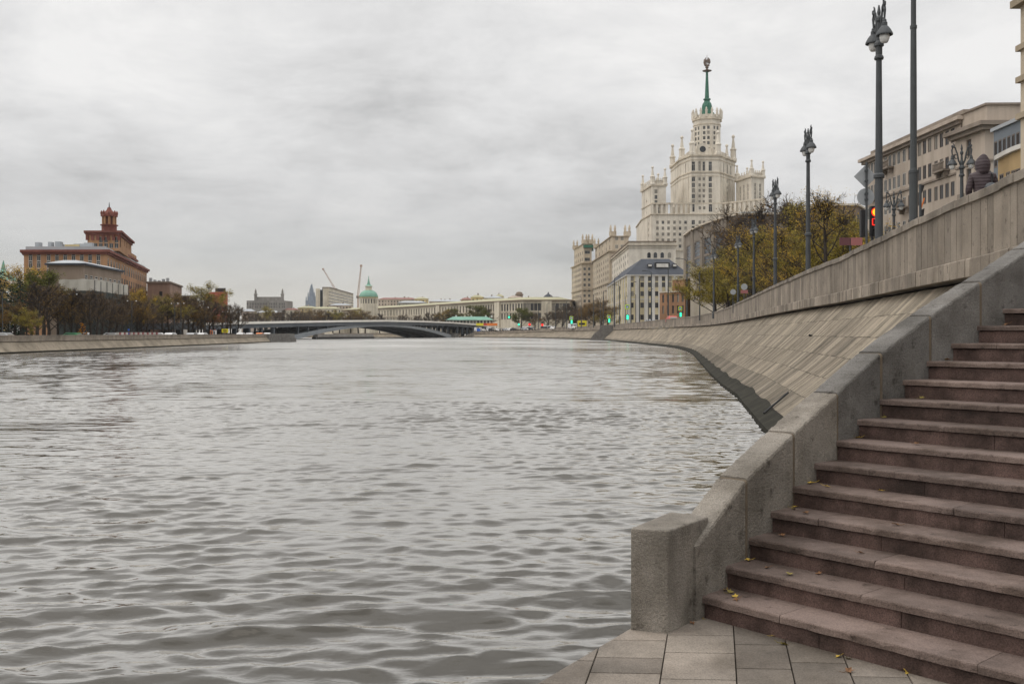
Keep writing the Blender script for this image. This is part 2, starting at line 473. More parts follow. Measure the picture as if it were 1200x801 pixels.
flat = [(-80, -60, 10, 2.5), (10, -60, 60, 34), (-80, 2.5, -20, 34), (-700, -60, -80, 700), (-80, 150, 60, 700), (38, 34, 60, 150)]
fv = []; ff = []
for x0, y0, x1, y1 in flat:
    b = len(V)+len(fv)
    fv += [(x0, y0, 0), (x1, y0, 0), (x1, y1, 0), (x0, y1, 0)]; ff.append([b, b+1, b+2, b+3])
V = np.concatenate([V, np.array(fv)]); Fc = np.concatenate([Fc, np.array(ff)])
me = bpy.data.meshes.new('water')
me.vertices.add(len(V)); me.vertices.foreach_set('co', V.astype(np.float32).ravel())
me.loops.add(len(Fc)*4); me.loops.foreach_set('vertex_index', Fc.astype(np.int32).ravel())
me.polygons.add(len(Fc)); me.polygons.foreach_set('loop_start', np.arange(0, len(Fc)*4, 4, dtype=np.int32)); me.polygons.foreach_set('loop_total', np.full(len(Fc), 4, dtype=np.int32))
me.polygons.foreach_set('use_smooth', np.ones(len(Fc), dtype=bool))
me.update(calc_edges=True)
m, nt, b = nodes('river_water')
tc = nt.nodes.new('ShaderNodeTexCoord').outputs['Object']
b.inputs['Base Color'].default_value = (.022, .019, .014, 1)
wy = nt.nodes.new('ShaderNodeSeparateXYZ'); nt.links.new(tc, wy.inputs[0])
wr = nt.nodes.new('ShaderNodeMapRange'); nt.links.new(wy.outputs[1], wr.inputs[0])
for i_, v_ in ((1, 20), (2, 190), (3, .012), (4, .2)): wr.inputs[i_].default_value = v_
nt.links.new(wr.outputs[0], b.inputs['Roughness'])
b.inputs['IOR'].default_value = 2.1; b.inputs['Specular IOR Level'].default_value = .5
h1 = noise(nt, mapping(nt, tc, (.55, 1.0, 1), (0, 0, .25)), 5.5, 4, .55)
h2 = noise(nt, mapping(nt, tc, (.5, 1.0, 1), (0, 0, -.2)), 1.3, 5, .6)
h3 = noise(nt, mapping(nt, tc, (.35, 1.0, 1)), .35, 5, .6)
def bump(h, s, d, nrm=None):
    n = nt.nodes.new('ShaderNodeBump'); n.inputs['Strength'].default_value = s; n.inputs['Distance'].default_value = d
    nt.links.new(h, n.inputs['Height'])
    if nrm: nt.links.new(nrm, n.inputs['Normal'])
    return n.outputs[0]
wn = bump(h1, .28, .012, bump(h2, .5, .05, bump(h3, .6, .12)))
gl = nt.nodes.new('ShaderNodeBsdfGlossy'); gl.inputs['Color'].default_value = (.93, .91, .875, 1)
df = nt.nodes.new('ShaderNodeBsdfDiffuse'); df.inputs['Color'].default_value = (.030, .026, .019, 1)
lw = nt.nodes.new('ShaderNodeLayerWeight'); lw.inputs['Blend'].default_value = .5
wf = ramp(nt, lw.outputs['Facing'], [(0.0, (.03, .03, .03)), (.35, (.04, .04, .04)), (.55, (.14, .14, .14)), (.66, (.35, .35, .35)), (.75, (.60, .60, .60)), (.84, (.80, .80, .80)), (.95, (.88, .88, .88))])
wm = nt.nodes.new('ShaderNodeMixShader'); nt.links.new(wf, wm.inputs[0]); nt.links.new(df.outputs[0], wm.inputs[1]); nt.links.new(gl.outputs[0], wm.inputs[2])
for n_ in (gl, df, lw): nt.links.new(wn, n_.inputs['Normal'])
gust = ramp(nt, noise(nt, mapping(nt, tc, (.035, .022, 1), (0, 0, .2)), 1.0, 8, .62), [(.36, (.6, .6, .6)), (.5, (1, 1, 1)), (.62, (1.4, 1.4, 1.4))])   # cat's paws: calm and ruffled patches
nt.links.new(mixc(nt, wr.outputs[0], gust, 1, 'MULTIPLY'), gl.inputs['Roughness'])
nt.links.new(wm.outputs[0], nt.nodes['Material Output'].inputs['Surface'])
me.materials.append(m)
tag(bpy.data.objects.new('water', me), kind='structure'); C.objects.link(bpy.data.objects['water'])

# ================================================================ stairs geometry
LZ = .47                                       # landing height
RI, TR, D0, EA = .15, .28532, 4.98308, R(49.0058)
SN = Vector((math.sin(EA), math.cos(EA)))      # way up
SU = Vector((math.cos(EA), -math.sin(EA)))     # along the nosings, to the right and nearer
LPX = [826.2, 851.9, 877.2, 904.6, 930.5, 956.3, 983.5, 1005.6, 1032.3, 1059, 1087, 1116.3, 1147.2, 1176.5]
LU = []
for i, px in enumerate(LPX):
    D = D0+TR*(i+1); mm = (px-600)/F
    Z = D/(SN.x*mm+SN.y); q = Vector((mm*Z, Z)); LU.append(q.dot(SU))
# smooth left-end curve
ks = np.arange(1, 15); cf = np.polyfit(ks, LU, 3)
def lu(k): return float(np.polyval(cf, min(k, 14)))+(max(0, k-14)*.085)
def sp(k, u): q = SN*(D0+TR*k)+SU*u; return (q.x, q.y)

def slab_row(mb, n0, n1, u0, u1, z0, z1, joints, rough=.007, tintr=.16):
    """a run of stone slabs between u0 and u1 (along the step), chipped front edge"""
    us = [u0]+[j for j in joints if u0+.1 < j < u1-.1]+[u1]
    for a, b in zip(us, us[1:]):
        mb.tint = 1+rnd.uniform(-tintr, tintr)
        a += .002; b -= .002
        nseg = max(2, int((b-a)/.05))
        prof = []
        bv = .010
        for i in range(nseg+1):
            u = a+(b-a)*i/nseg
            j = rnd.uniform(-rough, rough); c = bv*rnd.uniform(.7, 1.5)+(rnd.random() < .07)*rnd.uniform(0, .02)
            def q(n, z): p = SN*n+SU*u; return (p.x, p.y, z)
            prof.append([q(n0+j, z0), q(n0+j*.6, z1-c), q(n0+c*.35+j*.5, z1-c*.35), q(n0+c, z1), q(n1, z1), q(n1, z0)])
        mb.loft(prof)

stair = thing('staircase', 'broad pinkish granite staircase climbing from the landing towards the street', 'stairs', (*sp(1, lu(1)), LZ))
NST = 24; UR = 3.2
for k in range(1, NST+1):
    j = [lu(k)+.3+rnd.uniform(0, .9)]
    while j[-1] < UR: j.append(j[-1]+rnd.uniform(1.15, 1.5))
    tm = MB(); slab_row(tm, D0+TR*k-.018, D0+TR*(k+1)+.012, lu(k)-.05, UR, LZ+RI*k-.048, LZ+RI*k-.0006*k, j)
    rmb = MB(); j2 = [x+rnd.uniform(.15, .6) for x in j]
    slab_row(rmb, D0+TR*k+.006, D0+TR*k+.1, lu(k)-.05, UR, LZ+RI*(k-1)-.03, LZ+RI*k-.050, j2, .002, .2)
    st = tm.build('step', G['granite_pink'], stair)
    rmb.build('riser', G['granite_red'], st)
sb = MB()
pf = [(D0+TR*.9, -.6), (D0+TR*25.5, -.6), (D0+TR*25.5, LZ+RI*24-.06), (D0+TR*24.6, LZ+RI*24-.06), (D0+TR*1.3, LZ+RI-.08), (D0+TR*1.3, LZ-.06), (D0+TR*.9, LZ-.06)]
sb.loft([[(*(SN*n+SU*u), z) for n, z in pf] for u in (-2.2, UR-.02)])
sb.build('stair_core', G['joint'], stair)

# landing paving: slabs clipped along the quay edge
bm = bmesh.new()
dn = Vector((.204, 1))
sc = [-1.62, -1.16, -.69, -.296, .115, .425, .74, 1.05, 1.36, 1.7, 2.05, 2.4, 2.8, 3.2]
cross = {2: [6.9, 6.08, 5.75, 5.49, 5.1, 4.6], 3: [6.75, 6.2, 5.86, 5.41, 4.95, 4.5], 4: [6.7, 6.03, 5.6, 5.2, 4.7]}
lay = bm.loops.layers.float_color.new('tint')
def pav_slab(x0, x1, y0, y1, t):
    g = .003
    def q(s, y, z): return bm.verts.new((s+.204*y, y-.05*(s+.1), z))
    nx = max(1, int((x1-x0)/.06)); vs = []
    a = [q(x0+g, y0+g*1.6, LZ-.05), q(x1-g, y0+g*1.6, LZ-.05), q(x1-g, y1-g, LZ-.05), q(x0+g, y1-g, LZ-.05)]
    b_ = [q(x0+g, y0+g*1.6, LZ-.004), q(x1-g, y0+g*1.6, LZ-.004), q(x1-g, y1-g, LZ-.004), q(x0+g, y1-g, LZ-.004)]
    e = .0025
    c = [q(x0+g+e, y0+g+e, LZ), q(x1-g-e, y0+g+e, LZ), q(x1-g-e, y1-g-e, LZ), q(x0+g+e, y1-g-e, LZ)]
    fs = [bm.faces.new(c)]
    for r0, r1 in ((a, b_), (b_, c)):
        for i in range(4): fs.append(bm.faces.new([r0[i], r0[(i+1) % 4], r1[(i+1) % 4], r1[i]]))
    for f in fs:
        for l in f.loops: l[lay] = (t*rnd.uniform(.99, 1.01), t, t*.99, 1)
for i, (s0, s1) in enumerate(zip(sc, sc[1:])):
    ys = cross.get(i)
    if not ys:
        ys = [7.2-rnd.random()*.3]
        while ys[-1] > 3.2: ys.append(ys[-1]-rnd.uniform(.34, .55))
    else:
        while ys[-1] > 3.2: ys.append(ys[-1]-.45)
    for y1, y0 in zip(ys, ys[1:]): pav_slab(s0, s1, y0, y1, rnd.uniform(.72, 1.2))
qe = Vector((.526, .85)).normalized(); qn = Vector((-qe.y, qe.x)); q0 = Vector((.755, 6.34))
bmesh.ops.bisect_plane(bm, geom=bm.verts[:]+bm.edges[:]+bm.faces[:], plane_co=(q0.x, q0.y, 0), plane_no=(qn.x, qn.y, 0), clear_outer=True)
bmesh.ops.bisect_plane(bm, geom=bm.verts[:]+bm.edges[:]+bm.faces[:], plane_co=(*(SN*(D0+TR*1.25)), 0), plane_no=(SN.x, SN.y, 0), clear_outer=True)
me = bpy.data.meshes.new('quay_landing'); bm.to_mesh(me); bm.free(); me.materials.append(G['paving'])
lo = bpy.data.objects.new('quay_landing', me); C.objects.link(lo); tag(lo, kind='structure')
qb = MB(); a = q0+qe*.5; b_ = q0-qe*5
def inset(p, d): return tuple(p-qn*d)
qb.prism([inset(b_, .012), (4.2, 1.2), (4.2, 3.0), tuple(SN*(D0+TR*1.2)+SU*2), tuple(SN*(D0+TR*1.2)+SU*(-3.75)), inset(a, .012)], -1, LZ-.03)
tag(qb.build('quay_base', G['wet_stone']), kind='structure')

# balustrade
bal = thing('stair_balustrade', 'sloping grey granite balustrade with a squared end block between river and stairs', 'balustrade', (1.0, 6.4, LZ))
A_, B_, C_, D_ = (.977, 6.23), (.75, 6.31), (1.10, 6.90), (1.325, 6.70)
eb = MB(); eb.tint = 1.08
eb.prism([A_, (C_[0]+.225, C_[1]-.20), C_, B_], LZ-.6, LZ+.645)
eb.build('end_block', G['granite_grey'], bal, bevel=.016, bevseg=3, smooth=False)
TZ = {.55: .47, 1.0: .54, 1.3: .585, 2: .705, 2.85: .86, 5: 1.14, 7: 1.412, 9: 1.72, 11: 2.01, 13: 2.31, 26: 4.26}
def tz(k): return LZ+float(np.interp(k, list(TZ), list(TZ.values())))
def rail_ring(k, drop, jit=0, off=0):
    p = Vector(sp(k, lu(k))); p2 = Vector(sp(k+.05, lu(k+.05))); d = (p2-p).normalized()
    n = Vector((-d.y, d.x)); wd = .235+off; r = .022; z = tz(k)+rnd.uniform(-jit, jit); p = p-n*off*.6+n*rnd.uniform(-jit, jit)*.6
    o = p+n*wd; r = r*rnd.uniform(.8, 1.3) if jit else r
    pts = [(p, z-drop), (p, z-r), (p+n*r*.3, z-r*.3), (p+n*r, z), (o-n*r, z), (o-n*r*.3, z-r*.3), (o, z-r), (o, -.6)]
    return [(q.x, q.y, zz) for q, zz in pts]
kj = [.62, 2.85, 5.0, 7.0, 9.0, 11.1, 13.1, 15.2, 17.3, 19.4, 21.5, 23.6]
for i, (a, b_) in enumerate(zip(kj, kj[1:])):
    m_ = MB(); m_.tint = [1.1, 1.07, 1.12, .95, .9, 1.0, .93, 1, .95, 1, 1][i]
    n = 26
    m_.loft([rail_ring(a+.045+(b_-a-.09)*t/n, 1.1, .0035, .006*((i*7) % 3-1)) for t in range(n+1)])
    so_ = m_.build('rail_slab', G['granite_grey' if i < 3 else 'granite_dark'], bal)
    j_ = MB(); j_.loft([[(x, y, z-.012 if z > 0 else z) for x, y, z in rail_ring(b_-.05+.033*t, 1.1)] for t in range(4)])
    if i < 10: j_.build('mortar_joint', G['mortar'], so_)

# fallen leaves
def leaf_mesh(seed):
    r = random.Random(seed); m = MB()
    n = 5; pts = []
    for i in range(11):
        a = -2.6+5.2*i/10; rad = (.5 if i % 2 else 1.)*(.75+.25*math.cos(a))
        x, y = rad*math.cos(a), rad*math.sin(a)*.8
        pts.append((x*.03, y*.03, (.35*y*y+.2*x*math.sin(seed)+.15*r.random())*.03+.004))
    c = (0, 0, .003)
    for p, q in zip(pts, pts[1:]): m.face([c, p, q])
    m.tube([(-.0, 0, .003), (-.02, .003, .005), (-.035, .008, .012)], [.001, .001, .0007], 4)
    return m
lm = {}
for nm, cols in (('yellow', (.58, .40, .07)), ('brown', (.2, .1, .045)), ('olive', (.25, .2, .05))):
    mt = mat('leaf_'+nm, cols, tuple(c*.6 for c in cols), .7, 40)
    lm[nm] = [leaf_mesh(i+3).mesh('fallen_leaf', mt) for i in range(3)]
ORD = ['first', 'second', 'third', 'fourth', 'fifth', 'sixth', 'seventh', 'eighth', 'ninth', 'tenth', 'eleventh', 'twelfth', 'thirteenth', 'fourteenth']
def put_leaf(k, px, back, colour, where):
    """leaf on step k (0: landing)"""
    if k:
        D = D0+TR*(k+back); mm = (px-600)/F; Y = D/(SN.x*mm+SN.y); p = (mm*Y, Y, LZ+RI*k+.001)
        lab = f'small {colour} leaf on the {ORD[k-1]} step up, {where}'
    else:
        Y = F*(EYE-LZ)/(back-HOR); p = (PX(px, Y), Y, LZ+.001)
        lab = f'small {colour} leaf on the landing, {where}'
    o = bpy.data.objects.new('fallen_leaf', rnd.choice(lm[colour])); C.objects.link(o)
    o.location = p; o.rotation_euler = (rnd.uniform(-.3, .3), rnd.uniform(-.3, .3), rnd.uniform(0, 6.28)); s = rnd.uniform(1.1, 1.6); o.scale = (s, s, s)
    tag(o, lab, 'leaf', 'fallen leaves on the steps and landing')
for a in [(1, 851, .75, 'yellow', 'tucked against the balustrade'), (1, 855, .62, 'olive', 'beside the yellow one in the corner'), (1, 862, .4, 'yellow', 'flat and pale, out from the balustrade'), (1, 864, .25, 'brown', 'near its front edge'),
          (2, 878, .8, 'yellow', 'in the balustrade corner'), (2, 900, .5, 'brown', 'mid tread'), (2, 925, .3, 'olive', 'near the front edge'), (2, 960, .85, 'brown', 'against the riser behind'),
          (3, 886, .8, 'brown', 'in the balustrade corner'), (3, 891, .75, 'yellow', 'beside the balustrade'), (3, 917, .7, 'brown', 'a little way along the tread'), (3, 1008, .4, 'brown', 'curled and dark, far out on the tread'),
          (4, 932, .85, 'yellow', 'in the balustrade corner'), (4, 929, .55, 'olive', 'by the balustrade'), (4, 945, .3, 'brown', 'near the front edge'), (4, 1051, .55, 'brown', 'curled and dark, far out on the tread'),
          (5, 945, .8, 'olive', 'beside the balustrade'), (5, 952, .7, 'yellow', 'just out from the balustrade'), (5, 968, .5, 'yellow', 'flat, mid tread'), (5, 1032, .9, 'yellow', 'far along against the riser'),
          (6, 960, .8, 'yellow', 'by the balustrade'), (6, 968, .8, 'brown', 'a hand from the balustrade'),
          (7, 1006, .85, 'yellow', 'in the balustrade corner'), (7, 1074, .55, 'brown', 'mid tread'), (8, 1012, .7, 'brown', 'in the balustrade corner'), (8, 1036, .8, 'olive', 'near the riser behind'),
          (9, 1038, .7, 'yellow', 'in the balustrade corner'), (9, 1080, .8, 'olive', 'mid tread'), (11, 1108, .7, 'yellow', 'upright in the balustrade corner'), (11, 1112, .5, 'brown', 'by the balustrade'),
          (13, 1180, .7, 'brown', 'mid tread'),
          (0, 811, 730, 'brown', 'beside the end block'), (0, 822, 724, 'yellow', 'between end block and first step'), (0, 873, 734, 'yellow', 'at the foot of the first step, leftmost'), (0, 880, 735, 'olive', 'at the first riser foot beside a yellow one'),
          (0, 906, 745, 'yellow', 'long and flat below first step'), (0, 917, 755, 'olive', 'on a paving joint'), (0, 938, 749, 'yellow', 'under the riser'), (0, 946, 750, 'brown', 'under the riser'),
          (0, 984, 769, 'yellow', 'on the joint right of centre'), (0, 994, 772, 'olive', 'beside the joint right of centre'), (0, 994, 787, 'brown', 'lowest on the joint right of centre'), (0, 1056, 785, 'brown', 'far right by the step'), (0, 1064, 787, 'yellow', 'far right, larger than the brown one beside it')]:
    put_leaf(*a)

# ================================================================ right embankment
tY = [3, 8, 12, 16.8, 17.8, 19, 19.9, 21.7, 24.7, 28.1, 33.3, 36, 43.4, 60.5, 72, 84.4, 107, 128, 153, 169, 198, 267, 321, 380, 430, 479, 520, 545]
tX = [6.3, 7.15, 7.8, 8.6, 8.8, 9.0, 9.1, 9.4, 9.9, 10.5, 11.4, 11.9, 12.9, 15.6, 17.5, 19.5, 23.2, 26.2, 29.0, 29.8, 30.6, 32.2, 32.9, 28.2, 20.5, 9.5, -6, -22]
yy = np.arange(3, 545.1, .5); xx = np.interp(yy, tY, tX)
pad = np.concatenate([np.full(8, xx[0]), xx, np.full(8, xx[-1])]); xs = np.convolve(pad, np.ones(17)/17, 'valid')
wgt = np.clip((yy-60)/40, 0, 1); xx = xx*(1-wgt)+xs*wgt
def EX(y): return float(np.interp(y, yy, xx))
def ET(y): return float(np.interp(y, [321, 430, 479, 520, 545], [5.1, 4.82, 4.4, 3.85, 3.2]))
# arc-length samples
pts = [Vector((EX(y), y)) for y in np.arange(8.8, 545, .5)]
arc = [0]
for p, q in zip(pts, pts[1:]): arc.append(arc[-1]+(q-p).length)
pxs = np.array([p.x for p in pts]); pys = np.array([p.y for p in pts]); arc = np.array(arc)
def EP(s):
    p = Vector((np.interp(s, arc, pxs), np.interp(s, arc, pys)))
    q = Vector((np.interp(s+.5, arc, pxs), np.interp(s+.5, arc, pys))); o = Vector((np.interp(s-.5, arc, pxs), np.interp(s-.5, arc, pys)))
    d = (q-o).normalized()
    return p, d, Vector((-d.y, d.x))     # point, direction, normal to the river
SMAX = arc[-1]
emb = thing('embankment_wall', 'long curved stone embankment with battered facing and slab parapet on the right bank', 'wall', (EX(20), 20, 0))
def wpt(s, out, z): p, d, n = EP(s); q = p+n*out; return (q.x, q.y, z)
cp = MB(); pr = MB(); lc = MB(); s = 0.0
while s < SMAX-1:
    st = rnd.uniform(.8, 1.05) if s < 60 else (1.6 if s < 140 else 5)
    e = min(s+st, SMAX-.6); t = ET(EP(s)[0].y); g = .012 if s < 140 else .004
    dz = rnd.uniform(-.012, .012) if s < 60 else 0; do = rnd.uniform(-.012, .012) if s < 60 else 0
    def ring(q, prof): return [wpt(q, o, z) for o, z in prof]
    cp.tint = rnd.uniform(.75, 1.2); pr.tint = rnd.uniform(.72, 1.16); lc.tint = rnd.uniform(.65, 1.25)
    pc = [(.06+do, t-.17+dz), (.06+do, t-.02+dz), (.03+do, t+dz), (-.44, t+dz), (-.47, t-.02+dz), (-.47, t-.17+dz)]
    cp.loft([ring(s+g*.5, pc), ring(e-g*.5, pc)])
    pp = [(0+do*.5, t-1.28), (0+do*.5, t-.172), (-.4, t-.172), (-.4, t-1.28)]
    half = s+(e-s)*rnd.uniform(.38, .62)
    pr.loft([ring(s+g, pp), ring(half-g, pp)]); pr.tint = rnd.uniform(.72, 1.16); pr.loft([ring(half+g, pp), ring(e-g, pp)])
    pl = [(.13+do, t-1.65), (.13+do, t-1.31), (.10+do, t-1.283), (-.4, t-1.283), (-.4, t-1.65)]
    h2_ = s+(e-s)*rnd.uniform(.3, .7)
    lc.loft([ring(s+g, pl), ring(h2_-g, pl)]); lc.tint = rnd.uniform(.65, 1.25); lc.loft([ring(h2_+g, pl), ring(e-g, pl)])
    s = e
cp.build('coping', G['coping'], emb); pr.build('parapet', G['parapet'], emb); lc.build('plinth_course', G['parapet'], emb)
bk = MB(); q = np.concatenate([np.linspace(0, 80, 320), np.linspace(80.4, SMAX-1, 420)])
def core(t): return [(-.05, t-1.64), (-.05, t-.2), (-.37, t-.2), (-.37, t-1.64)]
bk.loft([[wpt(s, o, z) for o, z in core(ET(EP(s)[0].y))] for s in q]); bk.build('parapet_core', G['joint'], emb)
# battered facing: real slabs in rows over a dark bed
BAT = 3.55
def fz(t, v):   # v 0 top .. 1 toe ; gently dished
    return -.16+(BAT+.16)*v, (t-1.73)*(1-v)+.12*v-.18*math.sin(math.pi*v)
fb = MB()
fb_r = []
for s in q:
    t = ET(EP(s)[0].y)
    fb_r.append([wpt(s, fz(t, v)[0]-.02, fz(t, v)[1]-.02) for v in np.linspace(0, 1, 9)]+[wpt(s, BAT+.06, -1.2), wpt(s, -.6, -1.2)])
fb.loft(fb_r); fb.build('facing_bed', G['joint'], emb)
fc = MB(); NR = 6; vs = np.linspace(0, .915, NR+1)
for r_ in range(NR):
    s = rnd.random()*.3
    while s < SMAX-2:
        st = rnd.uniform(.2, .42) if s < 90 else (rnd.uniform(.6, 1.2) if s < 190 else 2.5)
        e = min(s+st, SMAX-1.5); y_ = EP(s)[0].y; t = ET(y_); g = .0025
        fc.tint = rnd.choice([.6, .72, .8, .86, .92, .96, 1, 1.03, 1.1, 1.22]) if s < 190 else rnd.uniform(.8, 1.1)
        if r_ == NR-1: fc.tint *= rnd.uniform(.55, .85)
        v0, v1 = vs[r_]+.001, vs[r_+1]-.0018
        j = rnd.uniform(0, .016) if s < 90 else 0
        sk = .0
        n = 2
        col = []
        for kk in range(n+1):
            v = v0+(v1-v0)*kk/n; o, z = fz(t, v); col.append((o, z+j))
        for (o0, z0), (o1, z1) in zip(col, col[1:]):
            fc.face([wpt(s+g, o1, z1), wpt(e-g, o1, z1), wpt(e-g, o0, z0), wpt(s+g, o0, z0)])
        s = e
fc.build('facing_slabs', G['facing'], emb)
tb = MB(); tb_r = []
for i, s in enumerate(np.linspace(0, SMAX-1, 900)):
    t = ET(EP(s)[0].y); jj = .012*math.sin(s*.9)+rnd.uniform(-.006, .006) if s < 120 else 0
    o1, z1 = fz(t, .913+jj); o2, z2 = fz(t, .95)
    tb_r.append([wpt(s, o1, z1+.02), wpt(s, o2, z2+.03), wpt(s, BAT+.03, .17), wpt(s, BAT+.12, .12), wpt(s, BAT+.12, -.6)])
for a, b_ in zip(tb_r, tb_r[1:]): tb.quads(a, b_, closed=False)
tb.build('toe_course', G['wet_stone'], emb)
wp = MB(); pq, dq, nq = EP(28); o_, z_ = fz(5.1, .3)
c0 = Vector((*(pq+nq*o_), z_)); wp.tube([c0-Vector((nq.x, nq.y, .3))*.1, c0+Vector((nq.x, nq.y, .2))*.12], .04, 10); wp.build('weep_pipe', G['black'], emb)
# rusty bar lying on the facing
sb_ = [i for i in range(len(pts)) if pts[i].y > 25][0]; sA = arc[sb_]
ib = MB(); o1, z1 = fz(5.1, .80); o2, z2 = fz(5.1, .985)
a3 = Vector(wpt(sA+.9, o1, z1+.09)); b3 = Vector(wpt(sA+.1, o2, z2+.1))
ib.tube([a3, b3], .028, 8)
o = ib.build('mooring_bar', G['dark_iron']); tag(o, 'short black iron bar lying on the sloping facing just above the waterline', 'bar')
# outfall pier on the far stretch
pier = MB(); pf = [(690, 399.6), (711.5, 399.6), (719.8, 385), (719.8, 380.4), (704, 380.6), (702.5, 386), (696, 391)]
Yp = 322
pier.loft([[P(x, y, Yp) for x, y in pf], [(P(x, y, Yp)[0]+1.2, Yp+7, P(x, y, Yp)[2]) for x, y in pf]])
tag(pier.build('stone_ramp', G['granite_dark'], bevel=.1), 'dark stone boat ramp wedge jutting from the far right embankment', 'ramp')

# ================================================================ land
def sheet(name, poly, z, m):
    mb = MB(); mb.face([(x, y, z) for x, y in poly]); return tag(mb.build(name, m), kind='structure')
lft = [(EX(y)+.42, y) for y in list(np.arange(12, 160, 4))+list(np.arange(160, 545, 10))]
SZ = 4.25
def strip(o0, o1, z, name, m, z1=None):
    mb = MB(); ys = list(np.arange(12, 500, 6))
    for a, b_ in zip(ys, ys[1:]):
        za = min(z, ET(a)-.8); zb = min(z, ET(b_)-.8)
        mb.face([(EX(a)+o0, a, za), (EX(a)+o1, a, za), (EX(b_)+o1, b_, zb), (EX(b_)+o0, b_, zb)])
        if z1: mb.face([(EX(a)+o1, a, za), (EX(a)+o1, a, za-z1), (EX(b_)+o1, b_, zb-z1), (EX(b_)+o1, b_, zb)])
    return tag(mb.build(name, m), kind='structure')
strip(.4, 4.0, SZ, 'pavement', G['paving'], .14)
strip(4.0, 18, SZ-.14, 'road', G['asphalt'])
mk = MB()
for y in range(20, 300, 8):
    d_ = .08
    mk.face([(EX(y)+11-d_, y, SZ-.136), (EX(y)+11+d_, y, SZ-.136), (EX(y+3)+11+d_, y+3, SZ-.136), (EX(y+3)+11-d_, y+3, SZ-.136)])
tag(mk.build('road_marking', G['white']), kind='structure')
sheet('ground', [(x+17.9, y) for x, y in lft if y < 500]+[(-10, 540), (60, 3500), (3000, 3500), (3000, -40), (11, -40)], SZ-.28, G['ground'])
farb = [(-22, 546), (-60, 551), (-130, 560), (-230, 590), (-420, 660), (-900, 900)]
sheet('far_ground', farb[::-1]+[(-10, 548), (60, 3500), (-3000, 3500), (-3000, 900)], 1.7, G['ground'])
lb = [(-55, -60), (-57.3, 60), (-57.8, 112), (-60.3, 190), (-63, 262), (-72, 280), (-86, 352), (-125, 400), (-420, 480), (-900, 640)]
LGZ = .95
sheet('left_ground', [(x-.5, y) for x, y in lb]+[(-3000, 900), (-3000, -60)], LGZ, G['ground'])
def lowwall(name, label, line, top, ground, bat, parap, m_p, m_f):
    t = thing(name, label, 'wall', (*line[len(line)//2], 0))
    L = [Vector(p) for p in line]; pts_ = []
    for a, b_ in zip(L, L[1:]):
        n = max(1, int((b_-a).length/4))
        for i in range(n): pts_.append(a+(b_-a)*i/n)
    pts_.append(L[-1])
    def nrm(i):
        d = (pts_[min(i+1, len(pts_)-1)]-pts_[max(i-1, 0)]).normalized(); return Vector((d.y, -d.x))
    def rg(i, prof): n = nrm(i); return [(*(pts_[i]+n*o), z) for o, z in prof]
    pa = MB()
    for i in range(len(pts_)-1):
        pa.tint = rnd.uniform(.9, 1.08)
        pp = [(.0, top-parap), (.0, top-.12), (.05, top-.12), (.05, top), (-.4, top), (-.4, top-parap)]
        pa.loft([rg(i, pp), rg(i+1, pp)])
    pa.build('parapet', m_p, t)
    f = MB()
    for i in range(len(pts_)-1):
        f.tint = rnd.uniform(.92, 1.06)
        pp = [(bat, -.8), (bat, .12), (-.12, top-parap-.08), (-.5, top-parap-.002), (-.5, -.8)]
        f.loft([rg(i, pp), rg(i+1, pp)])
    f.build('facing', m_f, t)
    k = MB()
    pp = [(bat+.05, -.5), (bat+.05, .2), (bat-.1, .2), (bat-.1, -.5)]
    k.loft([rg(i, pp) for i in range(len(pts_))]); k.build('toe_course', G['wet_stone'], t)
    return t
lowwall('embankment_wall', 'low pale stone embankment wall along the left bank under the trees', [(-55, -60), (-57.3, 60), (-57.8, 112), (-60.3, 190), (-62.8, 255)], 2.08, LGZ, 1.0, .7, G['parapet'], G['facing'])
lowwall('embankment_wall', 'low distant stone embankment wall across the water beneath the bridge arch', [(-900, 900), (-420, 660), (-230, 590), (-130, 560), (-60, 551), (-28, 546)], 2.3, 1.7, 1.0, .7, G['parapet'], G['facing'])
lowwall('embankment_wall', 'short return wall behind the corner block leading to the bridge foot', [(-68, 268), (-74, 285), (-86, 352), (-125, 400), (-420, 480)], 2.0, LGZ, .4, .6, G['parapet'], G['facing'])
cb = MB(); cb.prism([(-62.6, 255), (-57.2, 263), (-57.6, 266), (-68, 270), (-70, 255)], -.5, 1.1); cb.prism([(-62.4, 255.5), (-58.5, 262.6), (-59, 265), (-67, 269), (-69, 256)], 1.1, 2.15)
tag(cb.build('stone_bastion', G['granite_dark'], bevel=.08), 'dark stone corner block at the end of the left embankment wall', 'bastion')
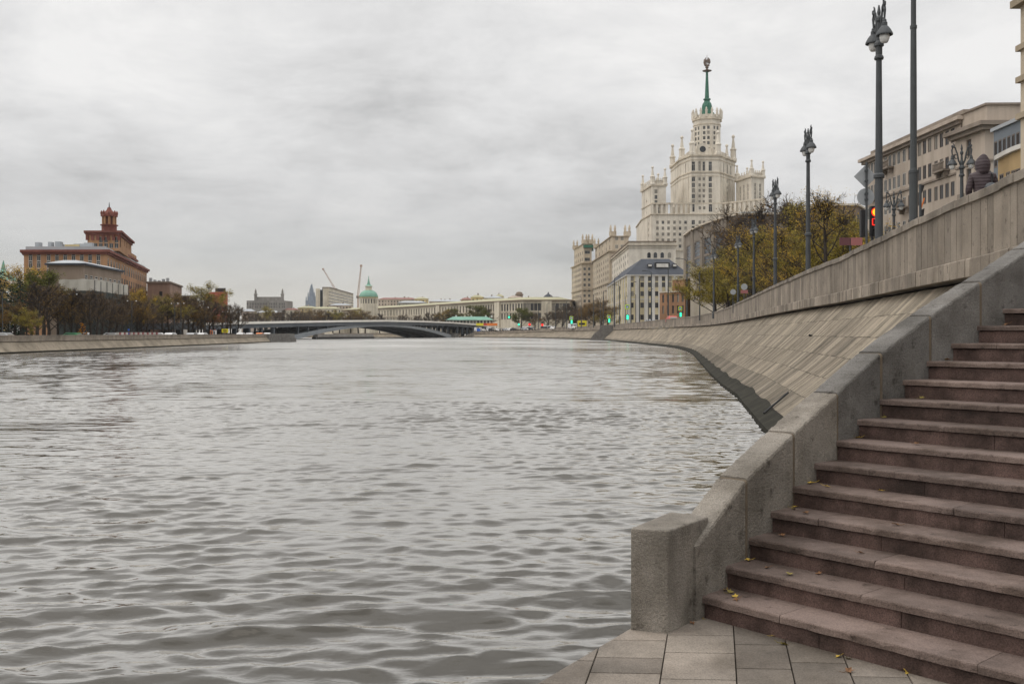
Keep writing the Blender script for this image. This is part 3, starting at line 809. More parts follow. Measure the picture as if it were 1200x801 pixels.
# ================================================================ lamps and poles
def make_lamp(label, group):
    """double-lantern lamp, 8.35 m, lanterns along local Y"""
    t = thing('street_lamp', label, 'street lamp', (0, 0, 0), group)
    b = MB(); b.lathe([(.2, 0), (.2, .5), (.17, .6), (.15, .9), (.125, 1.0)], 14); b.build('base', G['lamp_metal'], t, smooth=False)
    p = MB(); p.lathe([(.122, 1.0), (.118, 2.95), (.165, 2.97), (.165, 3.06), (.14, 3.1), (.112, 3.12), (.085, 6.62)], 14); p.build('pole', G['lamp_metal'], t)
    c = MB(); c.lathe([(.13, 6.62), (.145, 6.66), (.13, 6.72), (.10, 6.76), (.10, 7.0), (.15, 7.04), (.14, 7.12), (.09, 7.2), (.10, 7.35), (.06, 7.5)], 14); c.build('capital', G['lamp_metal'], t)
    f = MB(); f.lathe([(.06, 7.5), (.05, 7.75), (.085, 7.82), (.085, 7.9), (.045, 7.98), (.06, 8.08), (.02, 8.3)], 10); f.build('finial', G['lamp_metal'], t)
    for sy in (-1, 1):
        a = MB()
        arc_ = [(0, sy*.05, 7.2), (0, sy*.15, 7.45), (0, sy*.22, 7.85), (0, sy*.32, 8.14), (0, sy*.42, 8.2), (0, sy*.48, 8.02), (0, sy*.46, 7.75)]
        a.tube(arc_, [.045, .045, .04, .045, .05, .045, .03], 8)
        a.tube([(0, sy*.2, 7.6), (0, sy*.3, 7.55), (0, sy*.36, 7.68), (0, sy*.32, 7.8), (0, sy*.26, 7.74)], .028, 6)
        a.tube([(0, sy*.36, 8.15), (0, sy*.38, 8.32), (0, sy*.44, 8.38)], [.04, .03, .02], 6)
        a.lathe([(.0, -.02), (.05, .0), (.05, .1), (.0, .14)], 8, (0, sy*.46, 8.16))
        a.build('bracket', G['lamp_metal'], t)
        l = MB(); l.lathe([(.03, .62), (.06, .58), (.06, .53), (.085, .5), (.085, .4), (.14, .345), (.19, .27), (.23, .19), (.245, .15), (.245, .115), (.2, .13)], 18, (0, sy*.46, 7.12), cap=False)
        lo_ = l.build('lantern', G['lamp_metal'], t)
        g = MB(); g.lathe([(.155, .125), (.15, .04), (.125, -.05), (.09, -.11), (.0, -.13)], 16, (0, sy*.46, 7.12)); g.build('glass_bowl', G['white_glass'], lo_, smooth=True)
    return t
lamp0 = make_lamp('', '')
first = [True]
def lamp(px, Y, top, label, group, rz=0, z0=None, X=None):
    o = lamp0 if first[0] else copy_tree(lamp0); first[0] = False
    X = PX(px, Y) if X is None else X
    zt = PZ(top, Y); z0 = SZ if z0 is None else z0
    s = (zt-z0)/8.36
    o.location = (X, Y, z0); o.rotation_euler = (0, 0, rz); o.scale = (s, s, s); tag(o, label, 'street lamp', group)
    return o
GL = 'lamps along the embankment parapet'
lamp(1030, 32.3, 4, 'large double lantern street lamp nearest the camera, in front of the traffic light', GL)
lamp(947, 50.5, 149, 'double lantern lamp standing alone before the autumn trees, second nearest', GL, .05)
lamp(908.5, 67.5, 209, 'double lantern lamp in front of the right edge of the tall tower, third nearest', GL, .1)
lamp(883.5, 88.5, 256, 'double lantern lamp among the autumn trees, fourth nearest', GL, .15)
lamp(865, 106, 275, 'double lantern lamp at the middle of the tree row, fifth nearest', GL, .2)
lamp(836.5, 130.5, 290, 'double lantern lamp at the far left end of the tree row', GL, .2)
GB = 'lamps across the street'
lamp(1127, 62, 168, 'double lantern lamp across the street, left of the hooded person', GB, R(75))
lamp(1047.5, 97, 223, 'double lantern lamp across the street, just right of the red signal', GB, R(75))
lamp(1005.5, 118, 249, 'double lantern lamp across the street over the yellow tree crown', GB, R(75))

def make_pole(h, r0, r1, label, loc, group, collar=True, plain=False):
    t = thing('utility_pole', label, 'pole', loc, group)
    p = MB(); p.lathe([(r0, 0), (r0, h*.24), (r0*.8, h*.25), (r0*.74, h*.5), (r1*1.08, h*.62)], 14); p.build('lower_pole', G['pole_metal'], t, off=(0, 0, 0))
    p = MB(); p.lathe([(r1, h*.62), (r1*.9, h-.1), (r1*.7, h)], 14); p.build('upper_pole', G['pole_metal'], t, off=(0, 0, 0))
    if collar:
        for z, k in ((.24, 1), (.62, .74)):
            c = MB(); c.lathe([(r0*1.02*k, h*z-.05), (r0*1.1*k, h*z-.04), (r0*1.1*k, h*z+.04), (r0*.9*k, h*z+.05)], 14)
            c.build('collar', G['pole_metal'], t, off=(0, 0, 0))
    return t
tp = make_pole(10.4, .112, .07, 'tall plain tapered pole running out of the top of the picture beside the big lamp', (PX(1070.5, 27.2), 27.2, SZ), None)
cw = MB(); cw.tube([(-.11, -.05, 8.9), (-.15, -.08, 8.3), (-.14, -.09, 7.98), (-.08, -.08, 7.9)], .012, 6)
cw2 = cw.build('hanging_cable', G['dark_iron'], tp, off=(0, 0, 0))
bx = MB(); bx.box(-.1, .1, -.16, -.08, 8.3, 8.8); bx.build('bracket_box', G['pole_metal'], tp, off=(0, 0, 0))
# far tram/trolley poles
pw0 = None
GP = 'slender poles along the far embankment'
pl = [(805, 305, 173, 'slender pole in front of the orange brick house'), (820, 318, 150, 'slender pole before the tall glass bays of the grey building'), (783, 314, 205, 'slender pole before the white and yellow facade, rightmost of those there'), (763.4, 319, 236, 'tallest slender pole before the middle of the white and yellow facade'),
      (760, 340, 242, 'shorter slender pole close behind the tallest one on the white and yellow facade'), (749.5, 326, 260, 'slender pole at the left third of the white and yellow facade'), (745, 345, 270, 'short pole near the left white pilaster'),
      (739.4, 332, 281, 'slender pole at the corner of the white and yellow house'), (732.6, 348, 292, 'slender pole carrying the square crossing sign'), (726, 335, 305, 'slender pole on the shaded side wall of the white and yellow house'),
      (720, 326, 316, 'slender pole above the stone boat ramp'), (707, 342, 338, 'slender pole left of the stone boat ramp'), (703.5, 350, 345, 'slender pole beside the round brown tree'), (695.6, 345, 356, 'slender pole with a white lamp head before the cream wing'),
      (690, 362, 362, 'short slender pole behind the yellow box van'), (681, 348, 374, 'slender pole at the left foot of the cream wing'), (677, 360, 380, 'short pole by the white van'), (664, 353, 402, 'slender pole before the dark bare trees'),
      (661, 357, 410, 'slender pole next to the dark bare trees'), (651, 358, 430, 'slender pole at the right of the long pale building'), (641, 356, 448, 'slender pole before the long pale building, fifth from the right'), (631, 357, 455, 'slender pole before the long pale building, further left')]
for i, (px, top, Y, lab) in enumerate(pl):
    z0 = min(SZ, ET(Y)-.8); h = PZ(top, Y)-z0
    if i == 0:
        pw0 = make_pole(10, .14, .10, lab, (PX(px, Y), Y, z0), GP, collar=False)
        hd = MB(); hd.tube([(0, 0, 9.9), (-.5, -.1, 10.2), (-1.3, -.2, 10.3)], .05, 6); hd.obox((-1.5, -.2), 0, .7, .3, 10.24, 10.36); hd.build('lamp_head', G['pole_metal'], pw0, off=(0, 0, 0))
        o = pw0
    else: o = copy_tree(pw0)
    o.location = (PX(px, Y), Y, z0); o.scale = (h/10, h/10, h/10); o.rotation_euler = (0, 0, (i % 3)*2.0); tag(o, lab, 'pole', GP)

# ================================================================ signs and signals
def post_sign(name, label, cat, px, Y, top, group=None):
    z0 = min(SZ, ET(Y)-.8)
    t = thing(name, label, cat, (PX(px, Y), Y, z0), group)
    p = MB(); p.lathe([(.04, 0), (.04, PZ(top, Y)-z0)], 10); p.build('post', G['lamp_metal'], t, off=(0, 0, 0))
    return t
Ys = 35.5
t = post_sign('traffic_sign', 'tall sign post with grey backs of a diamond plate above a round plate', 'traffic sign', 1015.5, Ys, 190)
def disc(mb, c, r, th, n=28, rot=0):
    a = [(c[0]+r*math.cos(rot+6.2832*i/n), c[1], c[2]+r*math.sin(rot+6.2832*i/n)) for i in range(n)]
    b = [(x, y+th, z) for x, y, z in a]
    mb.loft([a, b])
x, y, z = P(1015, 206.5, Ys); d = MB(); disc(d, (x, y+.06, z), 13.6*Ys/F, .02, 4); d.build('diamond_plate', G['sign_back'], t, bevel=.006)
x, y, z = P(1015.3, 230.5, Ys); d = MB(); disc(d, (x, y+.06, z), 10.2*Ys/F, .02, 28); d.build('round_plate', G['sign_back'], t)
d = MB()
for zz in (200, 212, 227, 234): x, y, z = P(1015.3, zz, Ys); d.box(x-.05, x+.05, y-.05, y+.05, z-.035, z+.035)
d.build('clamp', G['lamp_metal'], t)
Yt = 37
zt_ = SZ; t = thing('traffic_light', 'lit traffic light showing red above red countdown digits, half hidden by the big lamp post', 'traffic light', (PX(1022, Yt), Yt, SZ))
p = MB(); p.lathe([(.06, 0), (.06, PZ(242, Yt)-SZ)], 10); p.build('post', G['lamp_metal'], t, off=(0, 0, 0))
h = MB(); x0, x1 = PX(1017.4, Yt), PX(1028.6, Yt); h.box(x0, x1, Yt-.32, Yt-.1, PZ(277.5, Yt), PZ(242.5, Yt)); hs = h.build('housing', G['black'], t, bevel=.02)
cx = (x0+x1)/2
ro = [MB() for _ in range(4)]
disc(ro[0], (cx, Yt-.345, PZ(249.7, Yt)), .172, .02); ro[0].build('red_lens', G['red_lit'], hs)
disc(ro[1], (cx, Yt-.35, PZ(249.7, Yt)), .14, .004); ro[1].build('lens_glare', G['glare_lit'], hs)  # amber disc paints the overexposed glare at the centre of the red lens
disc(ro[2], (cx, Yt-.345, PZ(272.5, Yt)), .14, .02); ro[2].build('dark_lens', G['rubber'], hs)
dg = MB()
def digit(mb, cx, cz, wd, hh, segs, y):
    s = .032
    def hbar(z): mb.box(cx-wd/2, cx+wd/2, y, y+.01, z-s/2, z+s/2)
    def vbar(x, z): mb.box(x-s/2, x+s/2, y, y+.01, z-hh/4, z+hh/4)
    for c in segs:
        if c == 'a': hbar(cz+hh/2)
        if c == 'd': hbar(cz-hh/2)
        if c == 'f': vbar(cx-wd/2, cz+hh/4)
        if c == 'e': vbar(cx-wd/2, cz-hh/4)
        if c == 'b': vbar(cx+wd/2, cz+hh/4)
        if c == 'c': vbar(cx+wd/2, cz-hh/4)
for k in (-.085, .085): digit(dg, cx+k, PZ(261, Yt), .10, .23, 'abcdef', Yt-.342)
dg.build('countdown_digits', G['red_lit'], hs)
vz = MB()
for zz in (249.7, 261, 272.5):
    n = 12; a = [(cx+.165*math.cos(math.pi*(.2+.6*i/n)), Yt-.32, PZ(zz, Yt)+.165*math.sin(math.pi*(.2+.6*i/n))) for i in range(n+1)]
    b = [(x_, Yt-.47, z_) for x_, y_, z_ in a]
    vz.quads(a, b, closed=False)
vz.build('visor', G['black'], hs)
h = MB(); h.box(PX(1009.2, Yt), PX(1015.5, Yt), Yt+.0, Yt+.2, PZ(277.5, Yt), PZ(245.5, Yt)); h.build('rear_housing', G['dark_iron'], t, bevel=.02)
Yk = 46
t = post_sign('road_sign', 'pair of faded pink and maroon rectangular plates low over the parapet', 'road sign', 996.2, Yk, 279)
for (a, b_, m_) in ((983.4, 995.8, 'maroon'), (996.6, 1010, 'pink')):
    d = MB(); d.box(PX(a, Yk), PX(b_, Yk), Yk-.07, Yk-.05, PZ(287.5, Yk), PZ(278.5, Yk)); d.build('plate', G[m_], t)
Ya = 95
t = post_sign('traffic_sign', 'round grey sign back on a thin post over the parapet before the bushes', 'traffic sign', 859, Ya, 339)
d = MB(); x, y, z = P(859, 342, Ya); disc(d, (x, y-.07, z), .27, .02); d.build('round_plate', G['sign_back'], t)
Ya = 84
t = post_sign('traffic_sign', 'round grey sign back above a small pink plate on one thin post', 'traffic sign', 872, Ya, 333)
d = MB(); x, y, z = P(872, 336, Ya); disc(d, (x, y-.07, z), .27, .02); d.build('round_plate', G['sign_back'], t)
d = MB(); x, y, z = P(872, 341.7, Ya); d.box(x-.3, x+.3, y-.07, y-.05, z-.14, z+.14); d.build('pink_plate', G['pink'], t)
Yf = 31
t = post_sign('road_sign', 'thin post with two dark angled plates and an orange stripe by the plain tall pole', 'road sign', 1078.5, Yf, 216)
def slant(mb, q, th=.02):
    a = [P(x, y, Yf) for x, y in q]; mb.loft([a, [(x, y+th, z) for x, y, z in a]])
d = MB(); slant(d, [(1078.8, 217), (1083.5, 217), (1081.5, 224), (1079.5, 228)]); d.build('upper_plate', G['dark_iron'], t)
d = MB(); slant(d, [(1079.2, 243), (1082.5, 232), (1084, 232), (1080.6, 243)]); d.build('orange_stripe', G['car_orange'], t)
d = MB(); slant(d, [(1079, 246), (1083.5, 244), (1082.5, 254), (1079, 257)]); d.build('lower_plate', G['dark_iron'], t)
def crossing(px, py_sign, py_light, Y, label, s=1.0, lit='green_lit'):
    z0 = min(SZ, ET(Y)-.8); t = thing('traffic_light', label, 'traffic light', (PX(px, Y), Y, z0), 'green signals with crossing signs')
    p = MB(); p.lathe([(.06, 0), (.06, PZ(py_sign, Y)-z0)], 8); p.build('post', G['lamp_metal'], t, off=(0, 0, 0))
    x, y, z = P(px, py_sign, Y); r = 2.6*Y/F*s
    d = MB(); d.box(x-r, x+r, y-.12, y-.1, z-r, z+r); sg = d.build('crossing_sign', G['lime'], t)
    d = MB(); d.box(x-r*.6, x+r*.6, y-.14, y-.121, z-r*.6, z+r*.6); b_ = d.build('blue_panel', G['blue'], sg)
    d = MB(); q = [(x-r*.45, y-.15, z-r*.4), (x+r*.45, y-.15, z-r*.4), (x, y-.15, z+r*.45)]; d.loft([q, [(a, y-.141, c) for a, b, c in q]]); d.build('white_triangle', G['white'], sg)
    x, y, z = P(px+.3, py_light, Y); w_ = 2.0*Y/F*s
    d = MB(); d.box(x-w_, x+w_, y-.3, y-.1, z-w_*1.5, z+w_*1.5); hs = d.build('housing', G['black'], t)
    d = MB(); disc(d, (x, y-.33, z+w_*.6), w_*.75, .02); d.build('green_lens', G[lit], hs)
    d = MB(); disc(d, (x, y-.33, z-w_*.7), w_*.75, .02); d.build('countdown_lens', G[lit], hs)
crossing(735, 359.5, 371.5, 288, 'green signal below a square crossing sign at the corner of the white house')
crossing(713.5, 371, 375.5, 330, 'green signal under a crossing sign just above the stone boat ramp', .8)
crossing(669.5, 372.5, 377, 400, 'small crossing sign with green light left of all the others, by the white van', .8)
crossing(797, 361.3, 368.5, 186, 'green signal with crossing sign before the orange brick house', .9)
def small_light(px, py, Y, lit, label):
    z0 = 3.2; t = thing('traffic_light', label, 'traffic light', (PX(px, Y), Y, z0), 'distant signals at the bridge head')
    x, y, z = P(px, py, Y); p = MB(); p.lathe([(.08, 0), (.08, z-z0+.4)], 8); p.build('post', G['lamp_metal'], t, off=(0, 0, 0))
    d = MB(); d.box(x-.5, x+.5, y-.3, y-.1, z-.8, z+.8); hs = d.build('housing', G['black'], t)
    d = MB(); disc(d, (x, y-.33, z), .55, .02); d.build('lens', G[lit], hs)
small_light(596.5, 371.5, 520, 'green_lit', 'distant green signal beside the round bushy tree')
small_light(608, 380, 505, 'green_lit', 'distant green signal over the waiting cars')
small_light(620.5, 380, 500, 'red_lit', 'distant red signal over the waiting cars')
small_light(635.5, 380.5, 480, 'red_lit', 'second distant red signal, before the white buses')

# ================================================================ person
PXc, PYc = PX(1151.5, 21.4), 21.4
per = thing('person', 'person in a dark plum hooded jacket standing back turned behind the parapet', 'person', (PXc, PYc, SZ))
def skin(name, verts, edges, rad, m, parent, lv=2, root=0):
    me = bpy.data.meshes.new(name); me.from_pydata(verts, edges, [])
    o = bpy.data.objects.new(name, me); C.objects.link(o); o.parent = parent
    md = o.modifiers.new('skin', 'SKIN'); md.use_smooth_shade = True
    lay = me.skin_vertices[0] if me.skin_vertices else None
    if lay is None:
        bm = bmesh.new(); bm.from_mesh(me); bm.verts.layers.skin.verify(); bm.to_mesh(me); bm.free(); lay = me.skin_vertices[0]
    for i, r in enumerate(rad):
        lay.data[i].radius = r if hasattr(r, '__len__') else (r, r); lay.data[i].use_root = i == root
    s = o.modifiers.new('sub', 'SUBSURF'); s.levels = lv; s.render_levels = lv
    me.materials.append(m); return o
hs_ = 1.03
def V_(*a): return tuple(x*hs_ for x in a)
bv = [V_(0, 0, .95), V_(0, .02, 1.2), V_(0, .02, 1.42), V_(0, .03, 1.53), V_(.01, .05, 1.66), V_(.01, .05, 1.76),
      V_(-.2, .02, 1.42), V_(-.27, .02, 1.13), V_(-.2, .2, .98), V_(-.14, .3, .97), V_(.2, .02, 1.42), V_(.28, .06, 1.18), V_(.2, .25, 1.1), V_(.13, .33, 1.14),
      V_(-.1, 0, .88), V_(-.11, .02, .48), V_(-.11, -.02, .08), V_(-.12, .13, .035), V_(.1, 0, .88), V_(.11, .02, .48), V_(.11, -.02, .08), V_(.12, .13, .035)]
be = [(0, 1), (1, 2), (2, 3), (3, 4), (4, 5), (2, 6), (6, 7), (7, 8), (8, 9), (2, 10), (10, 11), (11, 12), (12, 13), (0, 14), (14, 15), (15, 16), (16, 17), (0, 18), (18, 19), (19, 20), (20, 21)]
br = [(.15, .11), (.15, .11), (.14, .1), .06, .095, .08, .06, .048, .038, .04, .06, .048, .038, .04, .09, .062, .045, .04, .09, .062, .045, .04]
def quilt(m):
    nt = m.node_tree; b = nt.nodes['Principled BSDF']
    tc = nt.nodes.new('ShaderNodeTexCoord').outputs['Object']
    wv_ = nt.nodes.new('ShaderNodeTexWave'); wv_.bands_direction = 'Z'; wv_.inputs['Scale'].default_value = 4.5; wv_.inputs['Distortion'].default_value = 1.2
    nt.links.new(tc, wv_.inputs['Vector'])
    bn = nt.nodes.new('ShaderNodeBump'); bn.inputs['Strength'].default_value = .3; bn.inputs['Distance'].default_value = .02
    nt.links.new(wv_.outputs['Fac'], bn.inputs['Height']); nt.links.new(bn.outputs[0], b.inputs['Normal'])
skinm = mat('skin', (.45, .28, .2), None, .6, 3); cloth = mat('plum_jacket', (.060, .042, .047), (.045, .031, .036), .6, 5, bump=.5, bs=14, spec=.4)
quilt(cloth); trou = mat('dark_trousers', (.025, .027, .035), None, .9, 5); packm = mat('grey_backpack', (.12, .13, .14), (.03, .03, .035), .8, 9)
body = skin('body', bv, be, br, skinm, per)
jv = [bv[i] for i in (0, 1, 2, 3, 6, 7, 8, 10, 11, 12)]; jv[0] = V_(0, 0, .86)
skin('jacket', jv, [(0, 1), (1, 2), (2, 3), (2, 4), (4, 5), (5, 6), (2, 7), (7, 8), (8, 9)], [(.19, .14), (.2, .15), (.185, .14), (.10, .09), .095, .078, .06, .095, .078, .06], cloth, per)
skin('trousers', [bv[i] for i in (0, 14, 15, 16, 18, 19, 20)], [(0, 1), (1, 2), (2, 3), (0, 4), (4, 5), (5, 6)], [(.155, .12), .1, .075, .065, .1, .075, .065], trou, per)
hd = MB()
prof = [(.02, 1.475, .13, .115), (.02, 1.51, .118, .12), (.03, 1.58, .14, .15), (.04, 1.66, .15, .165), (.045, 1.73, .145, .16), (.04, 1.79, .115, .13), (.0, 1.84, .075, .085), (-.03, 1.88, .025, .03)]
rgs = []
for cy, z, rx, ry in prof:
    rgs.append([((.01+rx*math.cos(a)*(1-.05*math.cos(6*a)))*hs_, (cy+ry*math.sin(a))*hs_, z*hs_) for a in [6.2832*i/20 for i in range(20)]])
hd.loft(rgs); hdo = hd.build('hood', cloth, per, off=(0, 0, 0), smooth=True)
fr = MB(); 
for i in range(70):
    a = rnd.uniform(.15*math.pi, .85*math.pi); z = rnd.uniform(1.55, 1.8); 
    q = Vector(((.01+.14*math.cos(a))*hs_, (.04+.155*math.sin(a))*hs_, z*hs_)); fr.tube([q, q+Vector((math.cos(a), math.sin(a), rnd.uniform(-.3, .5)))*.04], [.008, .002], 4)
fr.build('fur_trim', mat('fur', (.09, .065, .05)), hdo, off=(0, 0, 0))
bp = MB(); rg_ = []
for z, rx, ry in [(.86, .09, .04), (.9, .13, .075), (1.05, .14, .085), (1.17, .13, .075), (1.24, .09, .045), (1.26, .03, .015)]:
    rg_.append([(.12+rx*math.cos(a), -.2+ry*math.sin(a), z*hs_) for a in [6.2832*i/16 for i in range(16)]])
bp.loft(rg_); tag(bp.build('backpack', packm, None, off=(0, 0, 0), smooth=True), 'small grey and black backpack on the back of the hooded person', 'backpack')
bpo = bpy.data.objects['backpack']; bpo.location = (PXc, PYc, SZ)
sr = MB(); sr.tube([(.15, -.15, 1.26*hs_), (.17, -.1, 1.44*hs_), (.16, .03, 1.52*hs_), (.15, .14, 1.42*hs_)], .02, 6); so2 = sr.build('strap', G['black'], bpo, off=(0, 0, 0))
per.rotation_euler = (0, 0, R(-12)); bpo.rotation_euler = (0, 0, R(-12))
# ================================================================ buildings, right bank
def xy(px, Y): return (PX(px, Y), Y)
# ---- big grey-beige apartment house on the right
b = Bld('apartment_building', 'long grey beige apartment house with balconies and heavy cornice on the right', 'building', (56, 138, SZ))
g0, g1 = (55.7, 157), (57.6, 126.2); zc = PZ(137, 126.2)
wing = [g0, (56.9, 126.2), (80, 126.2), (80, 157)]
rz_ = rows(SZ+3, 7, 3.42, 1.9)
zt = zc-.9
us = [.045, .085, .125, .20, .25, .30, .35, .40, .46, .52, .57, .62, .67, .72, .78, .83, .88, .93]
b.block('wall', wing, SZ, zt, G['g_wall'], {0: [dict(us=us, w=1.0, rows=rz_, win='dark')], 3: [dict(n=7, w=1.1, rows=rz_, win='dark')]}, depth=.1)
b.band('cornice', wing, zt, zt+.45, .45, G['g_dark']); b.band('cornice', wing, zt+.452, zt+.9, .85, G['g_wall'])
b.band('string_course', wing, SZ+8.2, SZ+8.5, .2, G['g_dark']); b.band('string_course', wing, SZ+18.4, SZ+18.65, .2, G['g_dark'])
pb = MB(); pb.prism(offset_poly(wing, -.6), zt+.9, zt+2.0); b.part('roof', pb, G['g_dark'])
p = Vector(g0); dv = (Vector((56.9, 126.2))-p); L = dv.length; dv /= L; nv = Vector((dv.y, -dv.x))
for u, z in [(.085, 12.6), (.085, 5.8), (.085, 19.3), (.49, 16.0), (.49, 9.2), (.86, 19.4), (.86, 12.6), (.86, 5.8), (.30, 22.6), (.68, 12.6)]:
    m_ = MB(); c = p+dv*u*L
    th = math.atan2(dv.y, dv.x)
    m_.obox((c.x+nv.x*.5, c.y+nv.y*.5), th, 3.0, 1.0, SZ+z-.25, SZ+z)
    for k in range(9):
        q = c+dv*(-1.4+2.8*k/8)+nv*.93; m_.lathe([(.07, 0), (.1, .3), (.06, .7), (.07, .8)], 6, (q.x, q.y, SZ+z))
    m_.obox((c.x+nv.x*.93, c.y+nv.y*.93), th, 3.05, .18, SZ+z+.8, SZ+z+.95)
    for s_ in (-1, 1): m_.obox((c.x+dv.x*s_*1.1+nv.x*.35, c.y+dv.y*s_*1.1+nv.y*.35), th, .3, .6, SZ+z-.9, SZ+z-.25)
    b.part('balcony', m_, G['g_dark'])
# corner block
blk = [(56.3, 126.15), (56.9, 119.8), (63.5, 119.6), (80, 119.6), (80, 126.15)]
zb = PZ(126, 120)-.2
b.block('corner_block', blk, SZ, zb-2.6, G['g_wall'], {0: [dict(us=[.45], w=1.1, rows=rows(SZ+3, 6, 3.6, 2.1), win='dark')], 1: [dict(us=[.62], w=2.2, rows=[(zb-4.6, .8)], win='dark')]})
b.band('cornice', blk, zb-2.6, zb-2.1, .7, G['g_dark']); b.band('cornice', blk, zb-2.098, zb-1.6, 1.15, G['g_dark'])
b.block('attic', offset_poly(blk, -.5), zb-1.6, zb+.55, G['g_wall']); b.band('attic_cap', offset_poly(blk, -.5), zb+.55, zb+.8, .25, G['g_dark'])
b.band('string_course', blk, zb-6.3, zb-6.05, .15, G['g_dark'])
m_ = MB(); m_.obox((56.1, 123), R(-84), 2.4, 1.0, SZ+14.2, SZ+14.45); m_.obox((55.7, 123), R(-84), 2.4, .15, SZ+14.45, SZ+15.3); b.part('balcony', m_, G['g_dark'])
b.finish()
# ---- blue-grey panel building with tall dark windows
b = Bld('office_building', 'blue grey panelled office block with a row of tall black windows at right edge', 'building', (50, 96, SZ))
pts_ = [xy(1164.5, 102), (48.9, 78), (75, 78), (75, 102)]
zh = PZ(154.6, 102)
b.block('wall', pts_, SZ, zh, G['blue_panel'], {0: [dict(n=26, w=.6, rows=[(zh-2.4, 2.7), (zh-6.8, 2.9)], win='dark')]}, depth=.05)
b.band('roof_edge', pts_, zh, zh+.35, .25, G['metal_roof'])
b.finish()
# ---- ochre arched pavilion
b = Bld('townhouse', 'ochre townhouse with a pale curved gable and white posts at right edge', 'building', (44, 86, SZ))
y0_, y1_ = 91.5, 78
xw = PX(1169.5, 91.5)
mb = MB(); n = 16; zt0 = PZ(190, 91.5); top_ = []
for i in range(n+1):
    t_ = i/n; y_ = y0_+(y1_-y0_)*t_; x_ = xw+(44.6-xw)*t_
    top_.append((x_, y_, zt0+1.3*math.sin(math.pi*(.04+.9*t_))-2.2*t_))
wp_ = [(x_, y_) for x_, y_, z_ in top_]
pp = [wp_[0], wp_[-1], (60, 78), (60, 91.5)]
b.block('wall', pp, SZ, zt0-.4, G['ochre'], {0: [dict(us=[.05, .14, .21, .27, .36, .45, .54, .63, .72, .81, .9], w=.75, rows=[(zt0-2.3, 2.2), (zt0-6.4, 2.2)], win='dark')]}, depth=.05)
gm = MB(); lo_ = [(x_, y_, zt0-.4) for x_, y_, z_ in top_]
gm.quads(lo_, top_, closed=False); gm.quads(top_, [(x_+14, y_, z_) for x_, y_, z_ in top_], closed=False); b.part('gable', gm, G['ochre'])
gr = MB()
ring_ = lambda q, o, h: (q[0]-o, q[1], q[2]+h)
gr.loft([[ring_(q, .35, 0), ring_(q, .35, .4), ring_(q, -.2, .4), ring_(q, -.2, 0)] for q in top_]); b.part('gable_trim', gr, G['white_wall'])
for i, u in enumerate((.01, .105, .175, .245, .32, .5)):
    m_ = MB(); q = Vector(wp_[0]).lerp(Vector(wp_[-1]), u); m_.lathe([(.22, 0), (.2, zt0-SZ-2.6), (.3, zt0-SZ-2.5), (.3, zt0-SZ-2.3)], 10, (q.x-.4, q.y, SZ)); b.part('post', m_, G['white_wall'])
b.finish()
# ---- tall building at the right border
b = Bld('corner_tower', 'pale stone tower house cut by the right border of the picture', 'building', (36, 68, SZ))
pts_ = [(PX(1196, 70), 70), (38, -70), (52, -70), (52, 70)]  # unseen length added past the border to block sky light from the stairs
zh = PZ(8, 70)
b.block('wall', pts_, SZ, zh, G['tan'], {0: [dict(n=34, w=1.5, rows=rows(SZ+4, 5, 3.8, 2.2), win='dark')]})
for z in (97, 140, 60): b.band('string_course', pts_, PZ(z, 70), PZ(z, 70)+.4, .25, G['tan_dark'])
b.band('cornice', pts_, zh, zh+.5, .5, G['tan_dark'])
b.finish()
# ---- grey modern building with glass bays
b = Bld('office_building', 'warm grey stepped office building with tall glass bays half hidden by autumn trees', 'building', (62, 290, SZ))
zh = PZ(262, 300)-.3
Fp = [xy(803.5, 335), xy(812, 318), xy(823, 304), xy(836, 293), xy(851, 283), xy(866, 276), (92, 272), (110, 272), (110, 340), (64, 345)]
sp_ = {}
for i in range(5):
    Le = (Vector(Fp[i+1])-Vector(Fp[i])).length
    sp_[i] = [dict(us=[.5], w=Le*.76, rows=[(SZ+13.5+5.4*k-(5.4 if i > 1 else 0), 5.0) for k in range(3 if i < 2 else 4)], win='baydark'), dict(us=[.3, .72], w=1.6, rows=[(SZ+3.2, 3.6)], win='dark')]
sp_[5] = [dict(n=7, w=2.0, rows=rows(SZ+5, 7, 3.9, 2.2), win='dark')]
b.block('wall', Fp, SZ, zh, G['grey_modern'], sp_, depth=.2)
b.band('roof_slab', Fp, zh, zh+.5, .9, G['cream_dark']); b.band('roof', Fp, zh+.5, zh+1.1, -1.5, G['metal_roof'])
for i in range(6):
    q = Vector(Fp[i]); m_ = MB(); m_.obox((q.x, q.y-.2), .6, 1.1, 1.1, SZ, zh-.01); b.part('pier', m_, G['grey_modern'])
m_ = MB(); q = Vector(xy(826, 288)); m_.obox((q.x+2, q.y), -.2, 12, 8, SZ, SZ+17); b.part('lower_block', m_, G['cream_dark'])
b.finish()
b = Bld('apartment_building', 'flat roofed brown block rising behind the big yellow autumn tree', 'building', (88, 255, SZ))
pts_ = [xy(958, 255), xy(1004, 255), (100, 275), (78, 275)]
zh = PZ(241, 255)
b.block('wall', pts_, SZ, zh, G['brown_flat'], {0: [dict(n=4, w=1.6, rows=rows(zh-3.2-3.4*5, 6, 3.4, 1.7), win='dark')]})
b.band('cornice', pts_, zh, zh+.5, .5, G['cream_dark']); b.finish()
